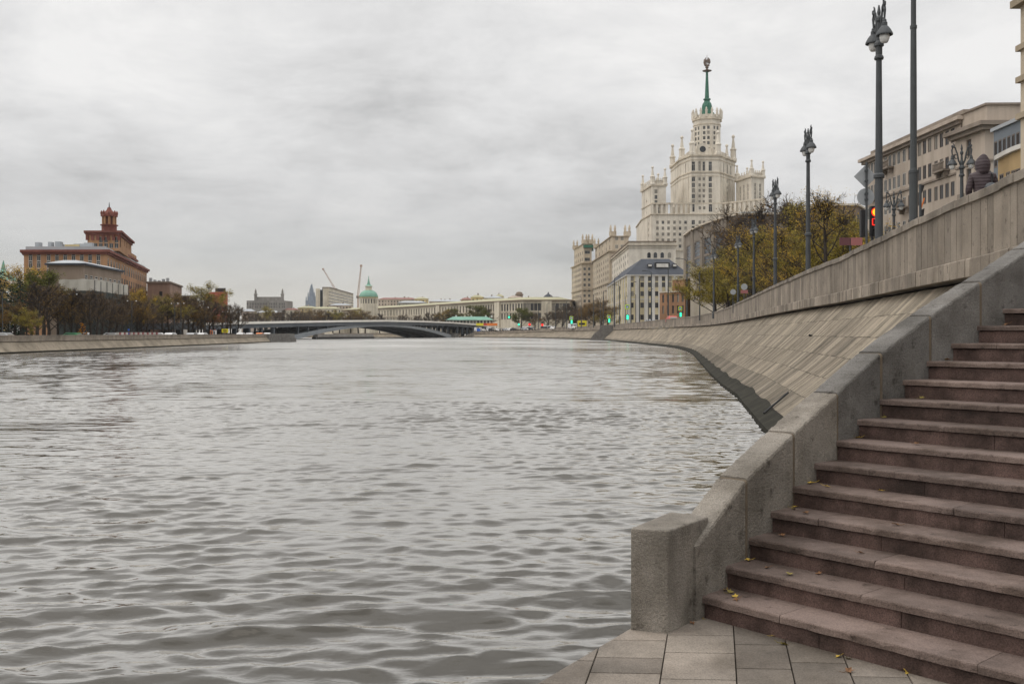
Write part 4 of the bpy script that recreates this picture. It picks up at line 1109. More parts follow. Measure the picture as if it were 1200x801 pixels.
# ---- orange brick house
b = Bld('brick_house', 'small orange brick house with two rows of dark windows between white house and grey office', 'building', (55, 330, SZ))
Y_ = 330
pts_ = [xy(773, Y_), xy(803, 320), (66, 336), (58, 346)]
zh = PZ(342.5, 326)
b.block('wall', pts_, SZ, zh, G['brick_orange'], {0: [dict(us=[.14, .33, .53, .72, .90], w=.95, rows=[(PZ(363, Y_), 2.7), (PZ(350, Y_), 2.7)], win='dark')]})
b.band('cornice', pts_, zh, zh+.4, .35, G['cream_dark'])
pts2 = [xy(788, 331), xy(803, 325), (66, 336), (60, 340)]
b.block('upper_storey', pts2, zh+.4, PZ(328, 328), G['brick_orange'], {0: [dict(us=[.3], w=1.0, rows=[(PZ(336.5, 330), 1.5)], win='dark')]})
b.band('cornice', pts2, PZ(328, 328), PZ(328, 328)+.3, .3, G['tan_dark']); b.finish()
# ---- white and yellow house
b = Bld('apartment_building', 'white and pale yellow apartment house with dark hipped roof behind the slender poles', 'building', (58, 435, SZ))
D = [xy(712, 540), xy(735, 430), xy(806, 430), (77, 540)]
ze = PZ(322, 430); H = ze-SZ
rw = [(PZ(y_, 430), 2.1) for y_ in (371, 357, 344, 333.5, 322.6+2.5)]
rw = [(PZ(371.5, 430), 2.3), (PZ(357.5, 430), 2.3), (PZ(344, 430), 2.1), (PZ(333.5, 430), 2.1), (PZ(323.6, 430)-1.1, 1.9)]
cols = [(px-735)/71 for px in (740.5, 752.5, 761.5, 769.5, 777.5, 785, 798)]
b.block('wall', D, SZ, ze, G['yellow_wall'], {1: [dict(us=cols, w=1.5, rows=rw, win='dark')], 0: [dict(n=12, w=2.2, rows=rw, win='dark')]}, depth=.06)
for px in (737, 746.5, 757, 765.5, 773.5, 781.5, 791.5):
    m_ = MB(); x_ = PX(px, 430); m_.box(x_-.75, x_+.75, 429.75, 430.1, SZ, ze-.4); b.part('pilaster', m_, G['white_wall'])
m_ = MB(); q0_ = Vector(D[0]); q1_ = Vector(D[1]); c_ = (q0_+q1_)/2; dd = q1_-q0_
nn_ = Vector((dd.y, -dd.x)).normalized()
for u in [.03, .14, .25, .36, .47, .58, .69, .8, .91]:
    m_ = MB(); q = q0_.lerp(q1_, u); m_.obox((q.x+nn_.x*.1, q.y+nn_.y*.1), math.atan2(dd.y, dd.x), 1.8, .3, SZ, ze-.4); b.part('pilaster', m_, G['white_wall'])
b.band('cornice', D, ze-.4, ze+.15, .5, G['white_wall'])
b.band('string_course', D, PZ(351, 430), PZ(351, 430)+.35, .15, G['white_wall'])
rf = MB(); o_ = offset_poly(D, .6); i_ = offset_poly(D, -7); zr = PZ(303.5, 438)
rf.loft([[(x_, y_, ze+.15) for x_, y_ in o_], [(x_, y_, zr) for x_, y_ in i_]]); rfo = rf.build('roof', G['slate'], b.root)
for px, wd, hh, yy_ in ((776, 3.2, 1.3, 311), (761.5, .9, .7, 311), (790.5, .9, .7, 311)):
    x_, y_, z_ = P(px, yy_, 432.5); m_ = MB(); m_.box(x_-wd, x_+wd, 432, 437, z_-hh, z_+hh); dm = m_.build('dormer', G['dark_iron'], rfo)
    m_ = MB(); m_.box(x_-wd*.8, x_+wd*.8, 431.9, 431.99, z_-hh*.6, z_+hh*.6); m_.build('pane', G['white_wall'], dm)
b.finish()
# ---- cream building with arched windows
b = Bld('apartment_building', 'plain cream block with four arched attic windows behind the dark hipped roof', 'building', (68, 520, SZ))
Cp = [xy(717, 600), xy(737, 500), xy(792, 500), (88, 600)]
zc_ = PZ(284, 500)
b.block('wall', Cp, SZ, zc_-1.5, G['cream'], {0: [dict(n=9, w=2.2, rows=rows(PZ(330, 560), 4, 3.6, 1.9), win='dark')]}, depth=.06)
for px in (760.5, 768, 776, 784.5):
    m_ = MB(); x_, y_, z_ = P(px, 299, 500); q = [(x_-.85, z_-1.3), (x_+.85, z_-1.3)]+[(x_+.85*math.cos(a), z_+.6+.85*math.sin(a)) for a in [math.pi*i/8 for i in range(9)]]
    m_.loft([[(a, 499.9, c) for a, c in q], [(a, 500.2, c) for a, c in q]]); b.part('arched_window', m_, G['glass'])
b.band('cornice', Cp, zc_-2.8, zc_-2.45, .4, G['cream_dark']); b.band('cornice', Cp, zc_-1.5, zc_-.9, .9, G['cream_dark'])
b.block('attic', offset_poly(Cp, -.3), zc_-.9, zc_+.3, G['cream']); b.band('roof', offset_poly(Cp, -.3), zc_+.3, zc_+.7, .6, G['brown_flat'])
Cq = [xy(792.1, 503), xy(815, 503), (98, 560), (82, 560)]
b.block('side_block', Cq, SZ, PZ(294, 503), G['cream']); b.band('cornice', Cq, PZ(294, 503), PZ(294, 503)+.5, .5, G['cream_dark'])
Cs = [xy(712.5, 640), xy(716.5, 601), (85, 601), (85, 640)]
b.finish()

# ================================================================ the tall tower
Yt0 = 640.0
def tz_(py, Y=Yt0): return PZ(py, Y)
b = Bld('skyscraper', 'tall cream stepped tower with corner pinnacles and a dark green spire above the right bank', 'building', (124, 660, SZ))
cr, cd = G['cream'], G['cream_dark']
def octo(cx, cy, r, rot=R(22.5), n=8): return [(cx+r*math.cos(rot+6.2832*i/n), cy+r*math.sin(rot+6.2832*i/n)) for i in range(n)]
def pinnacle(x, y, z0, h, r, ball=True):
    m = MB(); m.lathe([(r*1.25, 0), (r*1.25, h*.08), (r, h*.1), (r*.95, h*.38), (r*1.15, h*.40), (r*1.15, h*.44), (r*.7, h*.48), (r*.28, h*.86), (r*.5, h*.88), (r*.62, h*.92), (r*.4, h*.97), (.02, h)], 8, (x, y, z0), R(22.5))
    b.part('pinnacle', m, cr)
# lower wings
low = [xy(752, 672), xy(763.5, 640), xy(810, 640), xy(846, 640), xy(897, 618), (160, 670), (160, 720), (90, 720)]
zl = tz_(251.5)
r_low = [(tz_(y_), 2.1) for y_ in (260.5, 267.5, 274.5, 281.5, 288.5, 296, 304)]
fr = lambda px: (px-763.5)/46.5
b.block('wall', low, SZ, zl, cr, {1: [dict(us=[fr(p_) for p_ in (770.5, 777, 783.5, 790.5, 797, 803.5)], w=1.7, rows=r_low)], 0: [dict(us=[.7], w=1.7, rows=r_low[:4])],
     2: [dict(us=[(812.5-810)/36], w=2.2, rows=[(z, 3) for z, h in r_low]), dict(us=[(832.5-810)/36], w=2.4, rows=[(z, 3) for z, h in r_low]), dict(us=[(820-810)/36, (825-810)/36], w=1.6, rows=r_low[:4])],
     3: [dict(n=9, w=1.6, rows=r_low[:3])]}, depth=.5)
b.band('cornice', low, zl, zl+.7, .7, cd)
# colonnaded gallery
z0g, z1g = zl+.7, tz_(239.2)
gal = offset_poly(low, -.5)
mg = MB(); back = offset_poly(low, -5.5)
g_ = [Vector(p_) for p_ in gal]
for (i, n_) in ((1, 8), (3, 9)):
    a_, c_ = g_[i], g_[i+1]
    for k in range(n_+1):
        q = a_.lerp(c_, k/n_); m_ = MB(); m_.obox((q.x, q.y+.6), math.atan2((c_-a_).y, (c_-a_).x), 1.6, 1.4, z0g, z1g); b.part('column', m_, cr)
m_ = MB()
for i in (1, 2, 3):
    a_, c_ = g_[i], g_[i+1]; q = (a_+c_)/2; m_.obox((q.x, q.y+.6), math.atan2((c_-a_).y, (c_-a_).x), (c_-a_).length+.02*i, 1.9, z1g, z1g+1.0+.003*i)
b.part('gallery_beam', m_, cd)
m_ = MB(); m_.prism([xy(786, 655), xy(800, 655), xy(800, 700), xy(786, 700)], z0g, z1g); m_.prism([xy(846, 656), xy(884, 640), (158, 690), (130, 700)], z0g, z1g); b.part('gallery_core', m_, cr)
b.block('shaft_base', [xy(809.5, 640.2), xy(846.3, 640.2), xy(848, 660), xy(802, 660)], z0g, z1g+1.02, cr, {0: [dict(us=[.07, .63], w=2.3, rows=[(z0g+3.6, 5.2)]), dict(us=[.29, .43], w=1.6, rows=[(z0g+3.6, 2)])]}, depth=.5)
# left tower block
lt = [xy(752, 671), xy(763.8, 641.5), xy(780.5, 641.5), (99, 671)]
zt1 = tz_(217.5)
b.block('wing_tower', lt, z0g-.4, zt1, cr, {1: [dict(us=[.30], w=2.0, rows=[(tz_(y_), 2.6) for y_ in (224, 230.5, 236.5)]), dict(us=[.42], w=2.0, rows=[(tz_(247), 5)])], 0: [dict(us=[.5], w=1.4, rows=[(tz_(y_), 1.4) for y_ in (232, 246)])]}, depth=.5)
b.band('cornice', lt, zt1, zt1+.8, .8, cd); b.band('cornice', lt, tz_(238.5), tz_(237.5), .5, cd)
lti = offset_poly(lt, -.6)
b.block('crown', offset_poly(lt, -1.0), zt1+.8, zt1+3.6, cr)
for i, q in enumerate(lti): pinnacle(q[0], q[1], zt1+.8, 11.0 if i in (0, 2) else 12.2, 1.5)
for i in range(4):
    a_, c_ = Vector(lti[i]), Vector(lti[(i+1) % 4])
    for k in range(1, 6):
        q = a_.lerp(c_, k/6); m_ = MB(); m_.lathe([(.55, 0), (.55, .8), (.3, .9), (.45, 1.4), (.1, 1.9)], 6, (q.x, q.y, zt1+3.6)); b.part('urn', m_, cr)
# right tower block
rt = [xy(862.5, 650), xy(880.5, 628), xy(895.5, 634), (156, 660)]
zt2 = tz_(208.5, 632)
rr = [(PZ(y_, 632), 2.2) for y_ in (217.5, 222, 227, 231.5)]
b.block('wing_tower', rt, z0g-.4, zt2, cr, {0: [dict(us=[.28, .52, .78], w=1.6, rows=rr)], 1: [dict(us=[.3, .68], w=1.5, rows=rr)]}, depth=.5)
b.band('cornice', rt, zt2, zt2+.8, .8, cd)
rti = offset_poly(rt, -.6)
b.block('crown', offset_poly(rt, -1.0), zt2+.8, zt2+3.2, cr)
for i, q in enumerate(rti): pinnacle(q[0], q[1], zt2+.8, 10.5, 1.35)
for i in range(4):
    a_, c_ = Vector(rti[i]), Vector(rti[(i+1) % 4])
    for k in range(1, 6):
        q = a_.lerp(c_, k/6); m_ = MB(); m_.lathe([(.5, 0), (.5, .8), (.3, .9), (.45, 1.4), (.1, 1.9)], 6, (q.x, q.y, zt2+3.2)); b.part('urn', m_, cr)
# central shaft
sh = [xy(797, 658), xy(810, 641.2), xy(843, 641.2), xy(861.5, 664), (150, 690), (138, 706), (120, 706), (110, 690)]
zs = tz_(182.5)
r_sh = [(tz_(y_), 2.0) for y_ in (209.5, 216.5, 223, 229.5, 236)]
r_dk = [(tz_(y_), 3.0) for y_ in (209.5, 216.5, 223, 229.5, 236, 246)]
b.block('shaft', sh, zl-1, zs, cr, {1: [dict(us=[.08, .68], w=2.2, rows=r_dk+[(tz_(194.5), 6.2)]), dict(us=[.30, .45], w=1.5, rows=r_sh), dict(us=[.30, .45], w=1.6, rows=[(tz_(194.5), 6.2)])],
     2: [dict(us=[.28, .5, .72], w=1.7, rows=[(tz_(194.5), 6.0)]), dict(us=[.5], w=1.6, rows=r_sh)], 0: [dict(us=[.5], w=1.2, rows=[(tz_(194.5), 6.0)])]}, depth=.6)
b.band('cornice', sh, zs, zs+1.0, .9, cd); b.band('cornice', sh, tz_(202), tz_(200.5), .5, cd); b.band('cornice', sh, tz_(206), tz_(205.3), .3, cd); b.band('cornice', sh, tz_(187), tz_(186.2), .4, cd)
for px in (797.5, 801, 805, 809.5, 842.8, 848, 852, 857, 861):
    pass
# vertical pilaster strips on the shaft
for (i, us_) in ((1, (.0, .19, .37, .56, .80, 1.0)), (2, (.18, .38, .62, .84)), (0, (.25, .75))):
    a_, c_ = Vector(sh[i]), Vector(sh[i+1]); dd = (c_-a_); n_ = Vector((dd.y, -dd.x)).normalized()
    for u in us_:
        q = a_.lerp(c_, u)+n_*.1; m_ = MB(); m_.obox((q.x, q.y), math.atan2(dd.y, dd.x), .8, .5, zl+8.5, tz_(206.2)); b.part('pilaster', m_, cr)
shi = offset_poly(sh, -1.2)
for i, h_ in ((0, 15.5), (1, 17.2), (2, 15.8), (3, 17.4), (4, 16), (5, 16), (6, 16), (7, 16)): pinnacle(shi[i][0], shi[i][1], zs+1, h_, 1.9)
ax, ay = PX(828.5, 668), 668.0
b.block('attic', offset_poly(sh, -5.5), zs+1, zs+6, cr)
m_ = MB(); x_, y_, z_ = P(823.5, 175.5, 645); q = [(x_-6.3, z_-3.8), (x_+6.3, z_-3.8), (x_+5.3, z_+.2)]+[(x_+4.0*math.cos(a), z_+.6+4.0*math.sin(a)) for a in [math.pi*i/10 for i in range(11)]]+[(x_-5.3, z_+.2)]
m_.loft([[(a, y_, c) for a, c in q], [(a, y_+2.2, c) for a, c in q]]); pe = m_.build('pediment', cr, b.root)
m_ = MB(); disc(m_, (x_, y_-.15, z_+.4), 2.0, .1, 20); m_.build('round_window', G['glass'], pe)
# upper drum
dr = octo(ax, ay, 9.3*668/655, R(9)); zd = PZ(139.5, 660)
rd = [(PZ(y_, 660), 2.2) for y_ in (149.5, 155.5, 161.5, 167.5, 175)]
b.block('drum', dr, zs+1, zd, cr, {i: [dict(us=[.3, .68], w=1.7, rows=rd)] for i in range(8)}, depth=.6)
b.band('cornice', dr, zd, zd+1.3, .9, cd); b.band('cornice', dr, PZ(145.5, 660), PZ(144.5, 660), .4, cd)
for q in octo(ax, ay, 9.6, R(9), 16):
    m_ = MB(); m_.lathe([(.75, 0), (.75, 4.2), (.95, 4.3), (.95, 4.7), (.5, 4.9), (.6, 5.6), (.1, 6.6)], 6, (q[0], q[1], zd+1.3)); b.part('parapet_pier', m_, cr)
m_ = MB(); m_.prism(octo(ax, ay, 9.2, R(9)), zd+1.3, zd+3.4); b.part('parapet', m_, cr)
zd2 = zd+3.4
m_ = MB(); m_.lathe([(5.2, 0), (5.0, 2.0), (3.9, 2.4), (3.7, 4.2)], 12, (ax, ay, zd2)); b.part('lantern_base', m_, G['spire_green'])
zs0 = PZ(128, ay); 
m_ = MB(); z1_ = PZ(117.5, ay); m_.lathe([(3.5, zs0-z1_-2), (3.4, zs0-z1_+2), (2.9, -2.4), (1.9, -1.0), (1.9, 0), (2.5, .2), (2.5, .8), (1.5, 1.2), (1.35, 4), (.75, PZ(85, ay)-z1_), (1.3, PZ(84.6, ay)-z1_)], 12, (ax, ay, z1_)); b.part('spire', m_, G['spire_green'])
zE = PZ(83.5, ay)
m_ = MB(); m_.lathe([(3.0, 0), (3.2, .3), (1.0, .8), (.7, 2.0), (1.3, 2.5), (.6, 3)], 10, (ax, ay, zE)); b.part('spire_ring', m_, G['emblem'])
em = MB(); n_em = 0
for sgn in (-1, 1):
    em.tube([(ax, ay, zE+2.8), (ax+sgn*1.1, ay, zE+4.0), (ax+sgn*1.6, ay, zE+5.8), (ax+sgn*1.4, ay, zE+7.6), (ax+sgn*.7, ay, zE+9.0)], [.5, .8, .9, .8, .3], 6)
st_ = []
for i in range(10):
    r_ = 1.7 if i % 2 == 0 else .75; a = math.pi/2+math.pi*i/5; st_.append((ax+r_*math.cos(a), zE+6.8+r_*math.sin(a)))
em.loft([[(x_, ay-.6, z_) for x_, z_ in st_], [(x_, ay+.6, z_) for x_, z_ in st_]])
em.tube([(ax, ay, zE+2.5), (ax, ay, zE+10.8)], [.5, .1], 6)
b.part('spire_star', em, G['emblem'])
b.finish()
# ---- river wings of the tower
def castle(label, px0, Y0, px1, Y1, px2, top, corn, name_loc, group=None):
    b = Bld('apartment_building', label, 'building', (PX(px1, Y1), Y1+20, 2.5), group)
    pl_ = [xy(px0, Y0), xy(px1, Y1), xy(px2, Y1), (PX(px2, Y1)+4, Y0)]
    z1 = PZ(top, Y1); zc1 = PZ(corn, Y1)
    H = zc1-3
    rw_ = rows(6, int((H-2)/3.7), 3.7, 2.0)
    b.block('wall', pl_, 2.5, zc1, G['tan'], {0: [dict(us=[.1, .22, .34, .46, .58, .70, .82, .93], w=2.6, rows=rw_, win='dark')], 1: [dict(us=[.25, .62], w=1.7, rows=rw_, win='dark')]}, depth=.05)
    b.band('cornice', pl_, zc1, zc1+.7, .9, G['tan_dark']); b.band('cornice', pl_, 2.5+H*.62, 2.5+H*.62+.6, .5, G['tan_dark']); b.band('cornice', pl_, 2.5+H*.2, 2.5+H*.2+.6, .4, G['tan_dark'])
    up = offset_poly(pl_, -1.6)
    b.block('upper_storeys', up, zc1+.7, z1, G['tan'], {0: [dict(n=5, w=2.4, rows=[(zc1+3.5, 2.3), (zc1+8, 2.3)], win='dark')], 1: [dict(us=[.3, .62], w=1.9, rows=[(zc1+3.2, 2.4), (zc1+8.2, 2.4)], win='dark')]}, depth=.05)
    b.band('cornice', up, z1, z1+.5, .7, G['tan_dark'])
    for i in range(4):
        a_, c_ = Vector(offset_poly(up, -.8)[i]), Vector(offset_poly(up, -.8)[(i+1) % 4])
        m_ = MB(); m_.obox((a_.x, a_.y), .3, 3.4, 3.4, z1+.5, z1+3.2); b.part('corner_turret', m_, G['tan'])
        for ox, oy in ((-1.3, -1.3), (1.3, -1.3), (1.3, 1.3), (-1.3, 1.3)):
            m_ = MB(); m_.lathe([(.55, 0), (.5, 1.6), (.7, 1.7), (.1, 4)], 6, (a_.x+ox, a_.y+oy, z1+3.2)); b.part('pinnacle', m_, G['tan'])
    return b
bb = castle('tan stone apartment block with battlemented turrets, taller of the two left of the cream block', 694.5, 690, 714, 600, 740, 277, 295, None)
m_ = MB(); pm = [xy(728.5, 640), xy(739, 590), (78, 590), (78, 640)]
bb.block('link_wing', pm, 2.5, PZ(303, 590), G['tan'], {0: [dict(n=6, w=1.6, rows=rows(8, 11, 3.6, 2), win='dark')]}); bb.band('cornice', pm, PZ(303, 590), PZ(303, 590)+.6, .7, G['tan_dark'])
bb.finish(90)
bb = castle('tan stone apartment block with battlemented turret, far left end of the tower complex', 670, 740, 681.5, 690, 696, 286, 309, None)
m_ = MB(); m_.prism([xy(683.5, 689.5), xy(695.5, 689.5), xy(695.5, 720), xy(683.5, 720)], PZ(290, 690), PZ(287, 690)); bb.part('green_terrace', m_, G['spire_green'])
pm = [xy(681.6, 720), xy(694, 689), (65, 700), (65, 730)]
bb.finish(90)
# ================================================================ bridge
BA, BB = Vector((PX(341, 372), 372)), Vector((PX(531, 535), 535))
bd = (BB-BA); BL = bd.length; bd /= BL; bnr = Vector((-bd.y, bd.x))     # bnr: away from the camera
BW = 26
br = thing('arch_bridge', 'low steel arch bridge with pale deck edge spanning the river in the distance', 'bridge', (*((BA+BB)/2), 0))
def bp_(s, o, z): q = BA+bd*s+bnr*o; return (q.x, q.y, z)
def deckz(s):
    t = s/BL; return float(np.interp(t, [-.45, -.3, 0, .25, .5, .75, 1, 1.25, 1.5], [5.3, 5.5, 6.6, 7.4, 8.05, 8.2, 8.0, 7.2, 5.2]))
ds = np.linspace(-.33*BL, 1.42*BL, 60)
m_ = MB(); m_.loft([[bp_(s, 0, deckz(s)-.55), bp_(s, 0, deckz(s)+.25), bp_(s, .5, deckz(s)+.25), bp_(s, .5, deckz(s)-.55)] for s in ds]); m_.build('deck_edge', G['fascia'], br)
m_ = MB(); m_.loft([[bp_(s, .3, deckz(s)-2.0), bp_(s, .45, deckz(s)-.03), bp_(s, BW, deckz(s)-.03), bp_(s, BW, deckz(s)-2.0)] for s in ds]); m_.build('deck', G['steel'], br)
m_ = MB()
for s in np.arange(-.33*BL, 1.42*BL, 2.2):
    z = deckz(s)+.25; m_.tube([bp_(s, .25, z), bp_(s, .25, z+1.1)], .05, 4)
m_.loft([[bp_(s, .2, deckz(s)+1.28), bp_(s, .2, deckz(s)+1.38), bp_(s, .3, deckz(s)+1.38), bp_(s, .3, deckz(s)+1.28)] for s in ds])
m_.loft([[bp_(s, .22, deckz(s)+.7), bp_(s, .22, deckz(s)+.76), bp_(s, .28, deckz(s)+.76), bp_(s, .28, deckz(s)+.7)] for s in ds])
m_.build('railing', G['dark_iron'], br)
def archz(t): return 1.0+5.3*(1-(2*t-1)**2)
for o in (.6, 8.5, 16.5, 24):
    m_ = MB(); rg_ = []
    for t in np.linspace(0, 1, 41):
        s = t*BL; z = archz(t); th = .95+.9*abs(2*t-1)**2
        rg_.append([bp_(s, o, z-th), bp_(s, o, z+.15), bp_(s, o+1.8, z+.15), bp_(s, o+1.8, z-th)])
    m_.loft(rg_); m_.build('arch_rib', G['steel_light' if o < 1 else 'steel'], br)
for t in list(np.arange(.04, .36, .045))+list(np.arange(.65, .98, .045)):
    for o in (1.0, 9, 17, 24.4):
        m_ = MB(); s = t*BL; m_.obox(bp_(s, o, 0)[:2], math.atan2(bd.y, bd.x), .5, .7, archz(t), deckz(s)-1.9); m_.build('spandrel_column', G['steel'], br)
for s in list(np.arange(-.30*BL, -.02*BL, 8))+list(np.arange(1.05*BL, 1.34*BL, 8)):
    for o in (1.0, 12, 24):
        m_ = MB(); m_.obox(bp_(s, o, 0)[:2], math.atan2(bd.y, bd.x), .9, 1.2, .5, deckz(s)-1.9); m_.build('approach_column', G['steel'], br)
for s0, s1 in ((-7, 1.0), (BL-1.0, BL+6)):
    m_ = MB(); a_ = [bp_(s0, -1, 0)[:2], bp_(s1, -1, 0)[:2], bp_(s1, BW+1, 0)[:2], bp_(s0, BW+1, 0)[:2]]
    m_.prism(a_, -.8, 2.2); m_.build('abutment', G['granite_dark'], br)
# bits by the bridge foot
m_ = MB(); a_ = BA+Vector((-2.0, -3)); 
m_.prism([(a_.x+8, a_.y+20), (a_.x+26, a_.y+55), (a_.x+24, a_.y+57), (a_.x+6, a_.y+22)], -.2, .75)
m_.mi = 1; m_.prism([(a_.x+8.6, a_.y+20.4), (a_.x+25.6, a_.y+54.6), (a_.x+24.2, a_.y+56.5), (a_.x+6.4, a_.y+22)], .75, 1.9)
tag(m_.build('pontoon', [G['dark_iron'], G['far_grey']]), 'long dark floating pontoon moored under the left end of the arch', 'pontoon')
for px, lab in ((361.5, 'squat stone pedestal under the arch, left one of the pair'), (385.5, 'squat stone pedestal under the arch, right one of the pair')):
    m_ = MB(); x_, y_, z_ = P(px, 391, 553); m_.prism([(x_-1.6, y_-1), (x_+1.6, y_-1), (x_+1.6, y_+1), (x_-1.6, y_+1)], 1.5, 4.6); m_.prism([(x_-2.2, y_-1.5), (x_+2.2, y_-1.5), (x_+2.2, y_+1.5), (x_-2.2, y_+1.5)], 4.6, 5.1)
    m_.prism([(x_-2.2, y_-1.5), (x_+2.2, y_-1.5), (x_+2.2, y_+1.5), (x_-2.2, y_+1.5)], 1.4, 2.4)
    tag(m_.build('stone_pedestal', G['far_beige']), lab, 'pedestal', 'pedestals under the bridge')
m_ = MB(); q = [P(540, 393, 538), P(558, 393, 520), P(556, 382, 520), P(541, 386, 538)]
st_ = thing('quay_stairs', 'small stone stair flight beside the right bridge abutment', 'stairs', (PX(550, 530), 530, 0))
for k in range(7):
    m_ = MB(); x_ = PX(541+2.0*k, 530); m_.box(x_, x_+1.1, 528, 533, -.5, .5+.33*k); m_.build('step', G['granite_grey'], st_)

# ================================================================ far buildings
Z0F = 1.7
def simple(name, label, pts_, top, Yt, m, wins=None, cat='building', z0=Z0F, roofm=None, cornm=None, group=None, rt=.6, depth=.3, lim=100):
    c = sum((Vector(p_) for p_ in pts_), Vector((0, 0)))/len(pts_)
    b = Bld(name, label, cat, (c.x, c.y, z0), group)
    z1 = PZ(top, Yt)
    b.block('wall', pts_, z0, z1, m, wins, depth=depth)
    if cornm: b.band('cornice', pts_, z1, z1+rt, rt, cornm)
    if roofm: b.band('roof', pts_, z1+(rt if cornm else 0), z1+(rt if cornm else 0)+.8, -.4, roofm)
    return b
# long pale classical building
S_ = [xy(400, 1020), xy(478, 880), xy(556, 755), xy(613, 700), xy(668, 700), xy(690, 860), xy(560, 1000), xy(430, 1150)]
zs_ = PZ(352.5, 700)
def rS(n): return [dict(n=n, w=2.3, rows=[(PZ(359.5, 700), 5.2), (PZ(370, 700), 4.4)], win='dark')]
b = Bld('long_building', 'very long low pale classical building with two rows of tall windows behind the bridge', 'building', (20, 800, Z0F))
b.block('wall', S_, Z0F, zs_, G['far_beige'], {0: rS(24), 1: rS(24), 2: rS(18), 3: rS(13)}, depth=.6)
b.band('cornice', S_, zs_, zs_+.9, 1.2, G['brown_flat']); b.band('string_course', S_, PZ(365, 700), PZ(364.4, 700), .4, G['cream_dark'])
rf = MB(); o_ = offset_poly(S_, .8); i_ = offset_poly(S_, -8); rf.loft([[(x_, y_, zs_+.9) for x_, y_ in o_], [(x_, y_, zs_+3.0) for x_, y_ in i_]]); b.part('roof', rf, G['roof_green'])
for i in (0, 1, 2, 3):
    a_, c_ = Vector(S_[i]), Vector(S_[i+1])
    m_ = MB(); q = a_.lerp(c_, .5); m_.obox((q.x, q.y), math.atan2((c_-a_).y, (c_-a_).x), 7, 2.2, Z0F, zs_-.01); b.part('avant_corps', m_, G['far_beige'])
b.finish()
# grey building with two turrets
YO = 1000
b = simple('public_building', 'grey broad flat building with two small turrets on the far skyline', [xy(289, YO), xy(334, YO), xy(343, YO+30), xy(343, YO+60), xy(289, YO+60)], 352, YO, G['far_grey'], {0: [dict(n=24, w=.7, rows=[(PZ(356, YO), 2.2), (PZ(359.5, YO), 2.2)], win='dark')]})
m_ = MB(); m_.prism([xy(298, YO+4), xy(332, YO+4), xy(332, YO+40), xy(298, YO+40)], PZ(352, YO), PZ(347.5, YO)); b.part('upper_storey', m_, G['far_grey'])
for px in (299, 330.5):
    m_ = MB(); m_.lathe([(1.5, 0), (1.5, 5.5), (1.9, 5.7), (1.9, 6.6), (1.1, 7), (1.0, 9.5), (.2, 12)], 8, (PX(px, YO), YO+2, PZ(351.9, YO))); b.part('turret', m_, G['far_grey'])
b.finish()
# far gothic tower, haze painted in as blue grey walls
YP = 2400
b = Bld('skyscraper', 'far haze blue stepped spire tower beside the beige slab block', 'building', (PX(365, YP), YP, Z0F))
for (a_, c_, t_) in ((359.2, 371.5, 352), (361.2, 370, 347), (362.8, 368, 342.5), (363.8, 366.8, 338.5)):
    h_ = (c_-a_)/2*YP/F; cx_ = PX((a_+c_)/2, YP)
    m_ = MB(); m_.prism([(cx_-h_, YP-h_), (cx_+h_, YP-h_), (cx_+h_, YP+h_), (cx_-h_, YP+h_)], Z0F, PZ(t_, YP)+(362-a_)*.0); b.part('tier', m_, G['far_hazed'])
    for sx in (-1, 1):
        m_ = MB(); m_.lathe([(1.5, 0), (1.4, 5), (.2, 11)], 6, (cx_+sx*(h_-1.5), YP-h_+1.5, PZ(t_, YP))); b.part('pinnacle', m_, G['far_hazed'])
m_ = MB(); m_.lathe([(2.2, 0), (1.4, 6), (.3, 14)], 8, (PX(365.3, YP), YP, PZ(338.5, YP))); b.part('spire', m_, G['far_hazed'])
b.finish()
# slab block
YQ = 1150
b = simple('office_block', 'beige modern slab block with a dark vertical glass strip on the far skyline', [xy(378.5, YQ), xy(386, YQ), xy(413.5, YQ+190), xy(405, YQ+200), xy(378.5, YQ+60)], 337, YQ, G['far_beige'], {1: [dict(n=1, w=200, rows=rows(PZ(357, YQ), 5, 3.7, 1.1), win='dark')]}, rt=.8, cornm=G['brown_flat'])
m_ = MB(); m_.prism([xy(370, YQ+5), xy(375, YQ+5), xy(375, YQ+60), xy(370, YQ+60)], Z0F, PZ(337.8, YQ)); b.part('stair_tower', m_, G['far_beige'])
m_ = MB(); m_.prism([xy(375.05, YQ+12), xy(378.4, YQ+12), xy(378.4, YQ+50), xy(375.05, YQ+50)], Z0F, PZ(338.8, YQ)); b.part('glass_strip', m_, G['glass_blue'])
b.finish()
